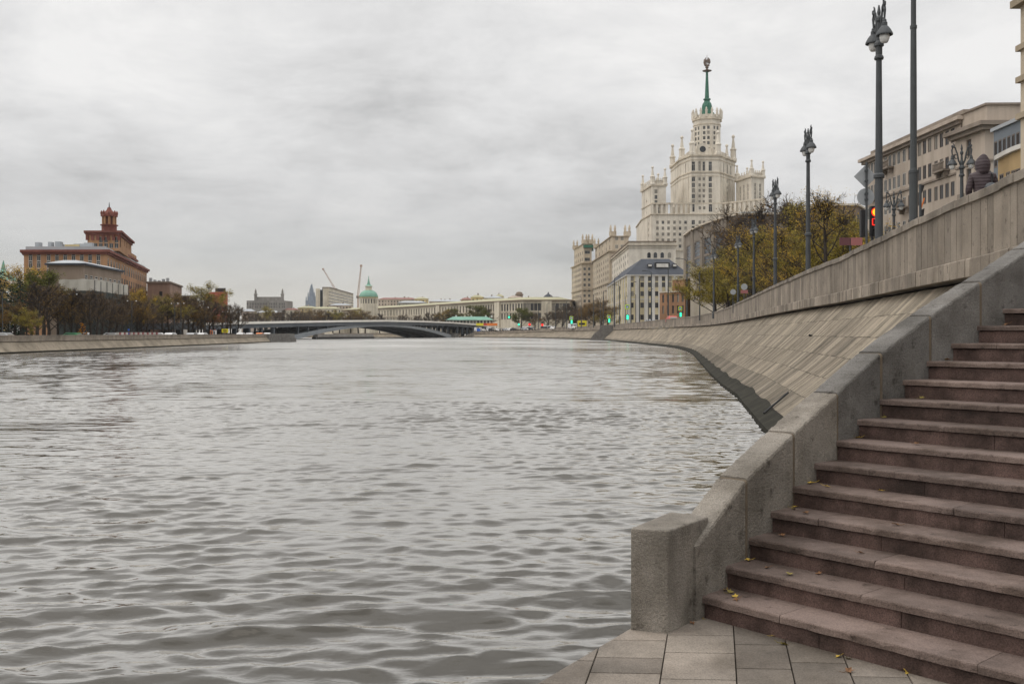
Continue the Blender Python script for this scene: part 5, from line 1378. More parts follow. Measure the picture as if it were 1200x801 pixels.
# cranes
def crane(label, p0, p1, Y, hook=False):
    t = thing('tower_crane', label, 'crane', (PX(p0[0], Y), Y, Z0F), 'cranes on the skyline')
    a, c = Vector(P(*p0, Y)), Vector(P(*p1, Y))
    m_ = MB(); d = c-a; L = d.length; dn_ = d.normalized(); sx = Vector((0, 1, 0)); sy = dn_.cross(sx)
    for i, (u, v) in enumerate(((-1, -1), (1, -1), (1, 1), (-1, 1))):
        m_.tube([a+sx*u*.8+sy*v*.8, c+sx*u*.4+sy*v*.4], .22, 4)
    n = int(L/2.2)
    for k in range(n):
        q0_, q1_ = a.lerp(c, k/n), a.lerp(c, (k+1)/n); s0, s1 = .8-.4*k/n, .8-.4*(k+1)/n; f = 1 if k % 2 else -1
        m_.tube([q0_+sx*s0*f+sy*s0, q1_-sx*s1*f+sy*s1], .13, 3); m_.tube([q0_+sx*s0*f-sy*s0, q1_-sx*s1*f-sy*s1], .13, 3); m_.tube([q0_+sx*s0+sy*s0*f, q1_+sx*s1-sy*s1*f], .13, 3)
    m_.build('jib', G['crane'], t)
    m_ = MB(); m_.box(c.x-1.2, c.x+1.2, Y-1, Y+1, c.z-1.5, c.z+.8); m_.build('jib_head', G['crane'], t)
    m_ = MB(); m_.box(a.x-.8, a.x+.8, Y+1, Y+2.6, Z0F, a.z+1); m_.build('mast', G['crane'], t)
    m_ = MB(); m_.box(a.x-2, a.x+2, Y+1, Y+4, a.z-1, a.z+1.6); m_.build('cab', G['far_grey'], t)
crane('slanting crane jib leaning left above the beige slab block', (393, 339), (378.6, 315), 1300)
crane('nearly upright thin crane jib just left of the green dome', (419.3, 348), (423.2, 311), 1080)
# domed church
YR = 900
b = Bld('domed_church', 'round pale drum with green copper dome and small spire behind the long pale building', 'church', (PX(432, YR), YR, Z0F))
cx_ = PX(432, YR); pp = octo(cx_, YR, 8.3, 0, 20)
zd_ = PZ(349, YR)
b.block('drum', pp, Z0F, zd_, G['far_beige'], {i: [dict(us=[.5], w=1.1, rows=[(PZ(353, YR), 4)], win='dark')] for i in range(10, 20)})
b.band('cornice', pp, zd_, zd_+.6, .5, G['far_ochre'])
m_ = MB(); m_.lathe([(8.6, 0), (8.5, 1.0), (7.9, 2.8), (6.6, 4.6), (4.6, 5.9), (2.8, 6.4), (0.01, 6.6)], 24, (cx_, YR, zd_+.6)); dmo = b.part('dome', m_, G['copper'], smooth=True)
m_ = MB(); m_.lathe([(2.9, 6.2), (2.9, 9.4), (3.6, 9.6), (3.6, 10.1)], 14, (cx_, YR, zd_+.6)); m_.build('lantern', G['far_beige'], dmo)
m_ = MB(); m_.lathe([(3.5, 10.1), (1.6, 11.6), (.9, 14), (.15, 18), (.5, 18.3), (.02, 19.3)], 12, (cx_, YR, zd_+.6)); m_.build('spire', G['copper'], dmo)
b.finish()
# roofs of the quarter beyond
FB = [('low', 300, 330, 366, 950, 'far_pink', 'metal_roof', 'low pink beige house with a pale metal roof below the turreted grey building'),
      ('low', 283, 299, 364.5, 820, 'far_pink', 'metal_roof', 'low house with bright sloping metal roof at the left bridge end'),
      ('low', 331, 352, 363, 1000, 'far_beige', 'roof_red', 'low beige house with dull red roof right of the turreted grey building'),
      ('low', 349, 372, 360.5, 1050, 'far_ochre', 'roof_green', 'small ochre house in front of the far blue tower'),
      ('low', 366, 400, 361.5, 980, 'far_beige', 'roof_green', 'long low house with greenish roof in front of the beige slab block'),
      ('low', 386, 412, 357.5, 1020, 'far_pink', 'metal_roof', 'low house crowded with roof vents at the foot of the slab block'),
      ('low', 443, 489, 350.5, 1080, 'far_pink', 'roof_red', 'long brown roofed house right of the green dome'),
      ('low', 486, 502, 350, 1070, 'far_ochre', 'roof_green', 'small ochre house ending the long brown roof right of the green dome'),
      ('low', 466, 500, 354.5, 960, 'far_grey', 'metal_roof', 'low house with pale metal roof in front of the long brown roof'),
      ('low', 503, 541, 353, 1000, 'far_pink', 'metal_roof', 'low row of grey roofs halfway along the pale building'),
      ('low', 540, 553, 351, 880, 'far_pink', 'roof_red', 'small dark roofed house left of the bright ochre house'),
      ('tall', 552, 566.5, 348, 860, 'far_ochre', 'roof_green', 'bright ochre house with three rows of windows above the pale building'),
      ('low', 567, 590, 349, 870, 'far_beige', 'metal_roof', 'long white house right of the bright ochre house'),
      ('low', 581, 590, 347, 900, 'far_ochre', 'roof_green', 'small ochre roof structure over the long white house'),
      ('low', 596, 612, 348.5, 850, 'far_beige', 'far_pink', 'low pale house beneath the dark round roof tower'),
      ('low', 611, 634, 350.5, 840, 'far_pink', 'roof_red', 'house with dull red roof over the right half of the pale building'),
      ('low', 637, 662, 350, 830, 'far_grey', 'slate', 'house with slate roof and small turrets at the right end of the pale building')]
for kind, a_, c_, top, Y, wm, rm, lab in FB:
    pts_ = [xy(a_, Y), xy(c_, Y), xy(c_, Y+22), xy(a_, Y+22)]
    z1 = PZ(top, Y)
    b = Bld('townhouse', lab, 'building', (PX((a_+c_)/2, Y), Y+11, Z0F), 'roofs of the quarter beyond the bridge')
    W_ = (c_-a_)*Y/F
    rr_ = [(z1-2.4, 1.7), (z1-5.6, 1.7)]+([(z1-8.8, 1.7)] if kind == 'tall' else [])
    b.block('wall', pts_, Z0F, z1, G[wm], {0: [dict(n=max(2, int(W_/3.2)), w=1.3, rows=rr_, win='dark')]})
    rf = MB(); o_ = offset_poly(pts_, .5); i_ = offset_poly(pts_, -min(6, W_*.3)); rf.loft([[(x_, y_, z1) for x_, y_ in o_], [(x_, y_, z1+1.9) for x_, y_ in i_]]); rfo = b.part('roof', rf, G[rm])
    for k in range(max(1, int(W_/9))):
        m_ = MB(); q = Vector(i_[0]).lerp(Vector(i_[1]), rnd.uniform(.1, .9)); m_.box(q.x-.5, q.x+.5, q.y, q.y+1.2, z1+1.2, z1+rnd.uniform(2.6, 3.6)); m_.build('chimney', G[rnd.choice(['far_pink', 'far_grey', 'brown_flat'])], rfo)
    b.finish(30)
# round dark roof tower and slate turret
m_ = MB(); x_, y_, z_ = P(608.5, 348, 855); m_.lathe([(3.0, -8), (3.0, 1.6), (3.6, 1.8), (3.6, 2.5), (2.9, 2.7), (2.5, 4.0), (1.0, 4.6)], 10, (x_, y_, z_)); tag(m_.build('roof_tower', G['brown_flat']), 'dark round roof tower standing over the low pale house on the skyline', 'tower')
m_ = MB(); x_, y_, z_ = P(642.5, 349, 838); m_.lathe([(4.5, -8), (4.5, .5), (2.6, 2.4), (.8, 3.4), (.3, 5)], 10, (x_, y_, z_)); tag(m_.build('roof_tower', G['slate']), 'slate domed roof turret near the right end of the pale building', 'tower')
# green pavilion
YV = 600
b = simple('pavilion', 'long low pavilion with mint green roof behind the right end of the bridge', [xy(523, YV), xy(578, YV), xy(578, YV+14), xy(523, YV+14)], 374.8, YV, G['far_beige'], {0: [dict(n=14, w=1.2, rows=[(PZ(377, YV), 1.6)], win='dark')]})
rf = MB(); pts_ = [xy(522, YV-1), xy(579, YV-1), xy(579, YV+15), xy(522, YV+15)]; i_ = offset_poly(pts_, -4.5); z1 = PZ(374.8, YV); rf.loft([[(x, y, z1) for x, y in pts_], [(x, y, z1+2.1) for x, y in i_]]); rfo = b.part('roof', rf, G['copper'])
for px in (534, 552, 569, 576): m_ = MB(); m_.box(PX(px, YV)-.5, PX(px, YV)+.5, YV+4, YV+5, z1+1.5, z1+2.9); m_.build('roof_vent', G['white_wall'], rfo)
b.finish()
# yellow banner
m_ = MB(); m_.mi = 0; 
for i, (a_, c_) in enumerate(((558, 566.5), (566.5, 570.5), (570.5, 583))):
    m_.mi = i; m_.box(PX(a_, 510)+.01, PX(c_, 510)-.01, 510, 510.2, PZ(381.5, 510), PZ(378.5, 510))
m_.mi = 3
for px in (559, 566, 574, 582): m_.box(PX(px, 510)-.1, PX(px, 510)+.1, 510.21, 510.4, 3, PZ(378.5, 510))
tag(m_.build('roadside_banner', [G['yellow'], G['car_red'], G['car_orange'], G['dark_iron']]), 'long yellow red and orange banner by the road under the green pavilion', 'banner')

# ================================================================ left bank buildings
# orange building
YJ = 280
zj = PZ(298, YJ)
b = Bld('public_building', 'large orange building with maroon cornices stepped towers and a little spire on the left', 'building', (-122, 310, LGZ))
Jp = [(PX(27, YJ), YJ+.5), (PX(125, YJ), YJ), (PX(172, 367), 367), (PX(60, 380), 380)]
cL = 98*YJ/F
rj = [(PZ(y_, YJ), 2.0) for y_ in (301.3, 309.8, 319, 328, 337, 346)]
b.block('wall', Jp, LGZ, zj, G['j_wall'], {0: [dict(us=[.08, .18, .30, .40, .5, .6, .7, .8, .9], w=1.1, rows=rj)], 1: [dict(n=17, w=2.3, rows=rows(LGZ+3.2, 6, 3.5, 2.2), win='dark'), dict(n=17, w=1.6, rows=[(zj-1.6, 1.2)], win='dark')]}, depth=.05)
b.band('cornice', Jp, zj, zj+.6, .5, G['j_trim']); b.band('cornice', Jp, zj+.6, zj+1.3, 1.0, G['j_trim'])
b.band('string_course', Jp, zj-8.6, zj-8.1, .35, G['j_trim']); b.band('string_course', Jp, zj-14.5, zj-14.1, .25, G['j_trim'])
a_, c_ = Vector(Jp[1]), Vector(Jp[2]); dd = c_-a_; nn_ = Vector((dd.y, -dd.x)).normalized(); th = math.atan2(dd.y, dd.x)
for k in range(0, 18):
    q = a_.lerp(c_, k/17.0*.98+.01)+nn_*.12; m_ = MB(); m_.obox((q.x, q.y), th, .8, .35, LGZ, zj-8.7); b.part('pilaster', m_, G['j_trim'])
for k in (1, 3, 5, 7, 9, 11, 13, 15):
    q = a_.lerp(c_, (k+.5)/17.0)+nn_*.5; m_ = MB(); m_.obox((q.x, q.y), th, 2.6, .9, zj-8.0, zj-7.8); m_.obox((q.x+nn_.x*.4, q.y+nn_.y*.4), th, 2.6, .1, zj-7.8, zj-6.9); b.part('balcony', m_, G['j_trim'])
m_ = MB(); m_.prism(offset_poly(Jp, -.4), zj+1.3, zj+2.3); rfo = b.part('roof', m_, G['metal_roof'])
for px, w_, h_ in ((41, 1.0, 2.8), (55, .8, 3.0), (64, 1.3, 3.2), (67, .7, 2.2), (80, 3.5, 2.0), (92, 4.5, 2.4), (98, 2, 2.8)):
    m_ = MB(); x_ = PX(px, 288); m_.box(x_-w_*.6, x_+w_*.6, 288+px*.03, 290.5+px*.02, zj+2.29, zj+2.3+h_*.7); m_.build('roof_vent', G['metal_roof' if px != 80 else 'far_ochre'], rfo)
# mid tiers
YT = 298
t1 = [xy(126, YT), xy(136, YT), (PX(160, 348), 348), (PX(120, 348), 348)]
b.block('middle_tier', t1, zj+2.3, PZ(293, YT), G['j_wall'], {1: [dict(n=9, w=1.3, rows=[(zj+4.0, 1.5)], win='dark')]}); b.band('cornice', t1, PZ(293, YT), PZ(290.5, YT), .6, G['j_trim'])
t2 = [xy(102.5, YT-2), xy(139.5, YT-2), (PX(154, 331), 331), (PX(112, 331), 331)]
zt2_ = PZ(275.5, YT-2)
b.block('upper_tier', t2, zj+2.3, zt2_, G['j_wall'], {0: [dict(n=6, w=1.2, rows=[(PZ(288.5, YT), 1.5)], win='dark'), dict(us=[.42, .58, .92], w=1.1, rows=[(PZ(281.5, YT), 1.8)], win='dark')], 1: [dict(us=[.10], w=3.6, rows=[(PZ(282, YT), 3.8)], win='dark'), dict(us=[.4, .6, .8], w=1.2, rows=[(PZ(280, YT), 2.2)], win='dark')]})
for k in range(7):
    q = Vector(t2[0]).lerp(Vector(t2[1]), k/6); m_ = MB(); m_.obox((q.x, q.y-.1), 0, .9, .3, zj+5.5, zt2_-.01); b.part('pilaster', m_, G['j_trim'])
b.band('cornice', t2, zt2_, zt2_+.7, .4, G['j_trim']); b.band('cornice', t2, zt2_+.7, zt2_+1.3, 1.0, G['j_trim'])
# turret
tx_, ty_ = PX(128, 306), 306; zb_ = zt2_+1.3
m_ = MB(); m_.prism(octo(tx_, ty_, 2.2), zb_, PZ(264.5, ty_)); b.part('turret_base', m_, G['j_trim'])
m_ = MB(); m_.prism(octo(tx_, ty_, 2.6), PZ(264.5, ty_), PZ(263.3, ty_)); b.part('turret_gallery', m_, G['j_trim'])
m_ = MB(); m_.prism(octo(tx_, ty_, 1.2), PZ(263.3, ty_), PZ(254, ty_)); b.part('turret_core', m_, G['j_trim'])
for q in octo(tx_, ty_, 1.75): m_ = MB(); m_.lathe([(.38, 0), (.38, PZ(253.9, ty_)-PZ(263.3, ty_))], 8, (q[0], q[1], PZ(263.3, ty_))); b.part('turret_column', m_, G['j_wall'])
m_ = MB(); m_.prism(octo(tx_, ty_, 2.45), PZ(253.9, ty_), PZ(251.5, ty_)); b.part('turret_cornice', m_, G['j_trim'])
for q in octo(tx_, ty_, 2.2): m_ = MB(); m_.lathe([(.35, 0), (.4, .6), (.1, 1.2)], 6, (q[0], q[1], PZ(251.5, ty_))); b.part('urn', m_, G['j_trim'])
m_ = MB(); m_.lathe([(1.9, 0), (1.3, .9), (.8, 1.4), (.5, 2.2)], 8, (tx_, ty_, PZ(251.5, ty_))); b.part('turret_roof', m_, G['j_trim'])
m_ = MB(); m_.lathe([(.3, 0), (.08, PZ(237, ty_)-PZ(248.5, ty_))], 8, (tx_, ty_, PZ(248.5, ty_))); b.part('spire', m_, G['slate'])
b.finish()
# taupe building
YK = 190
b = Bld('apartment_building', 'taupe blank sided apartment house with hoarding and dark net below it on the left', 'building', (-85, 200, LGZ))
Kp = [xy(57, YK), xy(98, YK), xy(142, 212), xy(110, 222)]
zk = PZ(310.5, YK)
L1 = (Vector(Kp[2])-Vector(Kp[1])).length
b.block('wall', Kp, LGZ, zk, G['k_wall'], {1: [dict(n=8, w=1.5, rows=rows(LGZ+3, 4, 2.9, 1.7))]}, depth=.05)
b.band('roof', Kp, zk, zk+.35, .6, G['slate'])
rf = MB(); o_ = offset_poly(Kp, .5); i_ = offset_poly(Kp, -2.2); rf.loft([[(x, y, zk+.35) for x, y in o_], [(x, y, zk+1.1) for x, y in i_]]); b.part('roof', rf, G['metal_roof'])
a_, c_ = Vector(Kp[1]), Vector(Kp[2]); dd = c_-a_; nn_ = Vector((dd.y, -dd.x)).normalized(); th = math.atan2(dd.y, dd.x)
for k in range(16):
    u = rnd.uniform(.05, .97); z_ = LGZ+rnd.choice([8.0, 8.3, 10.7, 11.1]); q = a_.lerp(c_, u)+nn_*.25; m_ = MB(); m_.obox((q.x, q.y), th, .75, .4, z_, z_+.55); b.part('air_conditioner', m_, G['white'])
for k in range(5):
    q = a_.lerp(c_, .1+.2*k)+nn_*.45; m_ = MB(); m_.obox((q.x, q.y), th, 1.8, .8, LGZ+8.9, LGZ+9.0); m_.obox((q.x+nn_.x*.38, q.y+nn_.y*.38), th, 1.8, .05, LGZ+9.0, LGZ+9.8); b.part('balcony', m_, G['dark_iron'])
b.finish()
# hoarding: pale tarpaulin above, dark net below
t = thing('scaffold_screen', 'pale tarpaulin screen over dark green netting in front of the taupe house', 'screen', (-78, 178, LGZ))
Hp = [xy(69, 176), xy(110, 174), xy(150, 196), xy(166, 206)]
for (z0_, z1_, nm, mt, n_) in ((PZ(341, 176), PZ(327.5, 176), 'tarpaulin', 'hoard', 3), (LGZ, PZ(341, 176), 'netting', 'net', 4)):
    m_ = MB()
    for (a_, c_) in list(zip(Hp, Hp[1:]))[:n_-1]:
        a_, c_ = Vector(a_), Vector(c_); n = int((c_-a_).length/1.2)
        for k in range(n):
            p0, p1 = a_.lerp(c_, k/n), a_.lerp(c_, (k+1)/n); j0 = .06*math.sin(k*2.1); j1 = .06*math.sin((k+1)*2.1); e0, e1 = .07*math.sin(k*1.9), .07*math.sin((k+1)*1.9)
            m_.face([(p0.x, p0.y+j0, z0_), (p1.x, p1.y+j1, z0_), (p1.x, p1.y+j1, z1_+e1), (p0.x, p0.y+j0, z1_+e0)])
    m_.build(nm, G[mt], t)
m_ = MB()
for i in range(len(Hp)-1):
    for k in range(6):
        q = Vector(Hp[i]).lerp(Vector(Hp[i+1]), k/6); m_.box(q.x-.05, q.x+.05, q.y+.3, q.y+.4, LGZ, PZ(327.5, 176)-.2)
m_.build('scaffold_poles', G['pole_metal'], t)
# brown brick block
b = simple('apartment_building', 'plain brown brick block right of the orange building', [xy(172.5, 340), xy(199, 340), xy(213, 372), xy(185, 380)], 331.5, 340, G['brown_brick'], {1: [dict(n=4, w=2.2, rows=rows(LGZ+3, 4, 3.4, 1.9))], 0: [dict(us=[.6], w=1.1, rows=rows(LGZ+8, 3, 3.4, 1.7), win='dark')]}, z0=LGZ, cornm=G['brown_flat'], rt=.5)
zt_ = PZ(331.5, 340)+.5
for k in range(5): m_ = MB(); x_ = PX(176+5*k, 345); m_.box(x_-.4, x_+.4, 345, 346, zt_, zt_+rnd.uniform(.6, 1.6)); b.part('roof_vent', m_, G['metal_roof'])
b.finish()
b = simple('low_house', 'low dark roofed house with white wall between brown block and yellow tree', [xy(213, 395), xy(231, 395), xy(231, 415), xy(213, 415)], 347.5, 395, G['white_wall'], {0: [dict(n=4, w=1.4, rows=[(PZ(351, 395), 1.6)], win='dark')]}, z0=LGZ, cornm=G['slate'], rt=.4); b.finish()
b = simple('industrial_building', 'plain red clad block with rooftop plant left of the bridge', [xy(247, 430), xy(266.8, 430), xy(266.8, 455), xy(240, 455)], 342, 430, G['red_wall'], None, z0=LGZ)
m_ = MB(); m_.prism([xy(252, 434), xy(264.5, 434), xy(264.5, 448), xy(252, 448)], PZ(342, 430), PZ(336.8, 430)); b.part('rooftop_plant', m_, G['far_grey'])
m_ = MB(); 
for k in range(5): m_.box(PX(253+2.4*k, 433), PX(254.2+2.4*k, 433), 433, 433.9, PZ(340.5, 430), PZ(337.6, 430))
b.part('louvre', m_, G['dark_iron']); b.finish()
# little green tent roof far left
b = simple('park_pavilion', 'pale kiosk with a green tent roof and finial at the far left edge', [xy(-12, 205), xy(9, 205), xy(9, 213), xy(-12, 213)], 330, 205, G['far_ochre'], {0: [dict(us=[.5], w=1.2, rows=[(4, 3)], win='dark')]}, z0=LGZ, cornm=G['white_wall'], rt=.4)
m_ = MB(); x_, y_ = PX(4, 207), 207; z_ = PZ(328, 205); m_.lathe([(2.9, 0), (2.4, .7), (1.6, 1.3), (.9, 1.7), (.5, 2.2), (.3, 3.2), (.05, 4.2)], 8, (x_, y_, z_)); b.part('tent_roof', m_, G['copper']); b.finish()
# two low houses behind the left trees
# ================================================================ trees
def tree_proto(name, seed, H, Rc, zc, rzv, leaf, nleaf, lsize, twigm, ntw=1.0, lowest=.22):
    """tapered trunk with limbs; crown of twigs and small leaves in clumps; local coords"""
    r = random.Random(seed)
    t = thing(name, '', 'tree')
    tr = MB(); cr = MB(); tips = []
    top = Vector((r.uniform(-.3, .3), r.uniform(-.3, .3), H*.86))
    tp = [Vector((0, 0, 0)), Vector((r.uniform(-.1, .1), r.uniform(-.1, .1), H*.2)), Vector((top.x*.5, top.y*.5, H*.45)), top*.85, top]
    r0 = H*.018+.05
    tr.tube(tp, [r0*1.25, r0, r0*.75, r0*.35, r0*.1], 7)
    def trunk_at(u):
        x = u*(len(tp)-1); i = min(int(x), len(tp)-2); return tp[i].lerp(tp[i+1], x-i)
    def env(d):     # distance from crown centre to its envelope
        return 1/math.sqrt((d.x/Rc)**2+(d.y/Rc)**2+(d.z/rzv)**2)
    nl = 13
    for i in range(nl):
        u = lowest+(.9-lowest)*(i+.5)/nl; b0 = trunk_at(u); az = i*2.4+r.uniform(-.5, .5)
        up = r.uniform(.35, .9)+u*.5
        d = Vector((math.cos(az), math.sin(az), up)).normalized()
        cc = Vector((0, 0, zc)); L = max(.8, (cc+d*env(d)*r.uniform(.72, 1.0)-b0).length*r.uniform(.8, 1.0))
        q = [b0]
        dd = d.copy()
        for k in range(4):
            dd = (dd+Vector((r.uniform(-.25, .25), r.uniform(-.25, .25), r.uniform(-.05, .22)))).normalized(); q.append(q[-1]+dd*L/4)
        rb = r0*.42*(1-u*.5)
        tr.tube(q, [rb, rb*.75, rb*.55, rb*.35, rb*.15], 5)
        for k in range(7):
            x = r.uniform(.25, 1); j = min(3, int(x*4)); p0 = q[j].lerp(q[j+1], x*4-j if x < 1 else 1)
            d2 = ((q[j+1]-q[j]).normalized()+Vector((r.uniform(-1, 1), r.uniform(-1, 1), r.uniform(-.3, .8)))).normalized(); L2 = L*r.uniform(.22, .45)
            p1 = p0+d2*L2*.5; p2 = p1+(d2+Vector((r.uniform(-.3, .3), r.uniform(-.3, .3), .2))).normalized()*L2*.5
            tr.tube([p0, p1, p2], [rb*.32, rb*.22, rb*.1], 4, cap=False)
            for w_ in range(int(7*ntw)):
                x2 = r.random(); s0 = p0.lerp(p1, x2*2) if x2 < .5 else p1.lerp(p2, x2*2-1)
                d3 = (d2*.7+Vector((r.uniform(-1, 1), r.uniform(-1, 1), r.uniform(-.5, 1)))).normalized(); L3 = Rc*r.uniform(.12, .3)
                s1 = s0+d3*L3; tw = .010+.004*Rc/3
                cr.tube([s0, s0.lerp(s1, .5)+Vector((r.uniform(-.08, .08), r.uniform(-.08, .08), .03)), s1], [tw*1.4, tw, tw*.4], 3, cap=False)
                tips.append(s1)
                for y_ in range(2):
                    s2 = s0.lerp(s1, r.uniform(.3, .9)); s3 = s2+(d3+Vector((r.uniform(-1, 1), r.uniform(-1, 1), r.uniform(-.4, 1)))).normalized()*L3*.55
                    cr.tube([s2, s3], [tw*.8, tw*.3], 3, cap=False); tips.append(s3)
    cr.mi = 1
    if nleaf:
        for k in range(nleaf):
            c = tips[r.randrange(len(tips))] if k % 3 else tips[(k*7) % max(1, len(tips)//3)]
            p = c+Vector((r.gauss(0, 1), r.gauss(0, 1), r.gauss(0, .8)))*Rc*.06
            a = Vector((r.uniform(-1, 1), r.uniform(-1, 1), r.uniform(-.7, .7))).normalized(); b_ = a.cross(Vector((r.uniform(-1, 1), r.uniform(-1, 1), r.uniform(-1, 1)))).normalized()
            s = lsize*r.uniform(.5, 1.2)
            cr.face([p-a*s, p+b_*s*.55, p+a*s, p-b_*s*.55])
    tr.build('trunk', G['bark'], t); cr.build('crown', [twigm, leaf], t)
    return t
def conifer_proto(seed, H, Rb):
    r = random.Random(seed); t = thing('spruce_tree', '', 'tree'); tr = MB(); cr = MB()
    tr.tube([(0, 0, 0), (0, 0, H)], [.16, .02], 7)
    for i in range(70):
        z = H*(.08+.9*i/70); L = Rb*(1-z/H)**.8*r.uniform(.75, 1.1)+.1; az = i*2.4; d = Vector((math.cos(az), math.sin(az), -.25))
        p0 = Vector((0, 0, z)); p1 = p0+d*L
        cr.tube([p0, p1], [.03, .01], 3, cap=False)
        for k in range(16):
            q = p0.lerp(p1, r.uniform(.15, 1)); s = .16+.2*(1-z/H)
            a = (d+Vector((r.uniform(-.8, .8), r.uniform(-.8, .8), r.uniform(-.6, .2)))).normalized(); b_ = a.cross(Vector((r.uniform(-1, 1), r.uniform(-1, 1), 1))).normalized()
            cr.face([q, q+a*s+b_*s*.3, q+a*s*1.7, q+a*s-b_*s*.3])
    tr.build('trunk', G['bark'], t); cr.build('crown', G['needle'], t); return t
PT = {}
PT['bare_a'] = tree_proto('bare_tree', 1, 9, 3.0, 5.4, 3.7, G['leaf_brown'], 900, .09, G['twig'], 1.9)
PT['bare_b'] = tree_proto('bare_tree', 2, 9, 2.7, 5.3, 3.8, G['leaf_brown'], 1200, .09, G['twig_dark'], 1.9)
PT['brown'] = tree_proto('autumn_tree', 3, 9, 3.0, 5.4, 3.6, G['leaf_brown'], 9000, .08, G['twig_dark'], 1.0)
PT['yellow'] = tree_proto('autumn_tree', 4, 9, 3.1, 5.5, 3.5, G['leaf_yellow'], 12000, .08, G['twig'], .9)
PT['olive'] = tree_proto('autumn_tree', 5, 9, 3.2, 5.4, 3.6, G['leaf_olive'], 14000, .08, G['twig'], .9)
PT['green'] = tree_proto('leafy_tree', 6, 9, 3.3, 5.4, 3.6, G['leaf_green'], 14000, .105, G['twig'], .8)
PT['thin_yellow'] = tree_proto('autumn_tree', 8, 9, 3.2, 5.6, 3.4, G['leaf_yellow'], 6500, .056, G['twig_dark'], 1.2)
PT['thin_olive'] = tree_proto('autumn_tree', 9, 9, 3.2, 5.4, 3.7, G['leaf_olive'], 10500, .064, G['twig_dark'], 1.0)
PT['bush'] = tree_proto('leafy_bush', 11, 6, 3.6, 3.3, 2.9, G['leaf_olive'], 17000, .07, G['twig_dark'], .9, lowest=.12)
PT['column'] = tree_proto('sapling', 12, 4, .55, 2.2, 1.7, G['leaf_orange'], 1300, .09, G['twig'], .5, .15)
PT['spruce'] = conifer_proto(13, 9, 2.2)
HP = {'bush': 6, 'column': 4}
used = set()
def tree(kind, px, Y, top, label, group, z0, wide=1.0, rz=None):
    o = PT[kind] if kind not in used else copy_tree(PT[kind]); used.add(kind)
    h = PZ(top, Y)-z0; s = h/(HP.get(kind, 9)*.985)
    o.location = (PX(px, Y), Y, z0); o.scale = (s*wide, s*wide, s); o.rotation_euler = (0, 0, rz if rz is not None else rnd.uniform(0, 6.28))
    tag(o, label, 'bush' if kind == 'bush' else 'tree', group)
TL = 'trees along the left bank'
LT = [('brown', 24, 158, 345, 'brown tree filling the gap under the golden yellow tree', 1.2), ('bare_a', 10, 152, 352, 'bare brown tree between the two spruces at far left', 1.3), ('bare_b', 36, 150, 350, 'bare dark tree behind the low olive yellow tree', 1.3), ('brown', 76, 160, 350, 'brown tree left of the first bare tree before the netting', 1.2), ('bare_a', 90, 164, 356, 'low bare tree behind the orange sapling', 1.3), ('bare_b', 120, 164, 352, 'low dark bare tree before the netting centre', 1.4), ('bare_a', 136, 168, 356, 'low bare tree before the netting right half', 1.4), ('bare_a', 172, 196, 358, 'low bare tree right of the yellow topped one', 1.3), ('bare_b', 198, 210, 358, 'low dark bare tree beneath the spreading thin yellow one', 1.4), ('brown', 221, 226, 356, 'low brown tree under the bare trees before the white house', 1.3), ('bare_b', 232, 232, 360, 'low dark tree left of the red block', 1.3), ('brown', 245, 240, 364, 'low brown tree under the yellow green one', 1.3), ('bare_b', 266, 250, 366, 'low dark tree at the right foot of the red block', 1.3), ('green', 51, 168, 322, 'tall olive green domed tree in front of the left end of the taupe house', 1.15), ('yellow', 27, 186, 316.5, 'golden yellow tree below the orange building left windows', 1.15), ('spruce', 24, 136, 327, 'dark spruce before the golden yellow tree', 1.0), ('spruce', 1, 132, 316, 'dark spruce cut by the left border', 1.1), ('spruce', 13, 138, 333, 'smaller dark spruce between the other two', 1.0),
      ('brown', 17, 131, 358, 'low orange brown tree behind the parapet at far left', 1.5), ('olive', 31, 130, 366, 'low olive yellow tree, right of the low orange brown one', 1.2), ('bare_b', 44, 142, 334, 'big dark bare tree under the green domed tree', 1.25), ('bare_a', 57, 148, 336, 'bare brown tree under the right side of the green domed tree', 1.2), ('brown', 68, 150, 340, 'brown tree at the left edge of the dark netting', 1.0),
      ('bare_b', 84, 150, 341, 'bare tree before the left part of the dark netting', 1.1), ('bare_a', 96, 156, 343, 'second bare tree before the dark netting', 1.0), ('bare_b', 106, 150, 342, 'dark bare tree before the middle of the netting', 1.0), ('bare_a', 114, 158, 343, 'bare tree with a strong dark trunk before the netting', 1.0), ('bare_b', 128, 170, 350, 'bare dark tree below the pale tarpaulin right corner', 1.0), ('bare_a', 143, 176, 345, 'tall bare tree with forked trunk before the netting right end', .9),
      ('yellow', 161, 190, 341, 'yellow topped tree before the foot of the orange building', .75), ('brown', 154, 184, 352, 'brown tree left of the yellow topped one', 1.0), ('bare_a', 166, 186, 352, 'bare brown tree below the yellow topped one', 1.1), ('thin_olive', 190, 208, 349, 'spreading thin yellow olive tree before the brown brick block', 1.3), ('bare_b', 180, 204, 356, 'bare tree at the left foot of the brown brick block', .9), ('brown', 204, 215, 346, 'brown tree at the right corner of the brown brick block', .9),
      ('bare_a', 214, 222, 346, 'grey brown bare tree in front of the low white house', 1.1), ('bare_b', 226, 228, 350, 'dark bare tree below the low white house', 1.1), ('olive', 240, 300, 338, 'yellow green tree hiding the left part of the red block', 1.25), ('bare_a', 236, 236, 352, 'bare brown tree before the yellow green tree', 1.2), ('bare_b', 250, 240, 355, 'bare tree before the red block', 1.2), ('bare_a', 260, 246, 358, 'grey bare tree at the right corner of the red block', 1.1), ('bare_a', 270, 250, 357, 'last grey bare tree before the bridge, taller one', 1.0), ('bare_b', 279, 252, 360, 'last low bare tree touching the bridge deck', 1.0)]
for k, px, Y, top, lab, wd in LT: tree(k, px, Y, top, lab, TL, LGZ, wd)
tree('column', 96.5, 150, 378.5, 'narrow bright orange sapling behind the left parapet', None, LGZ)
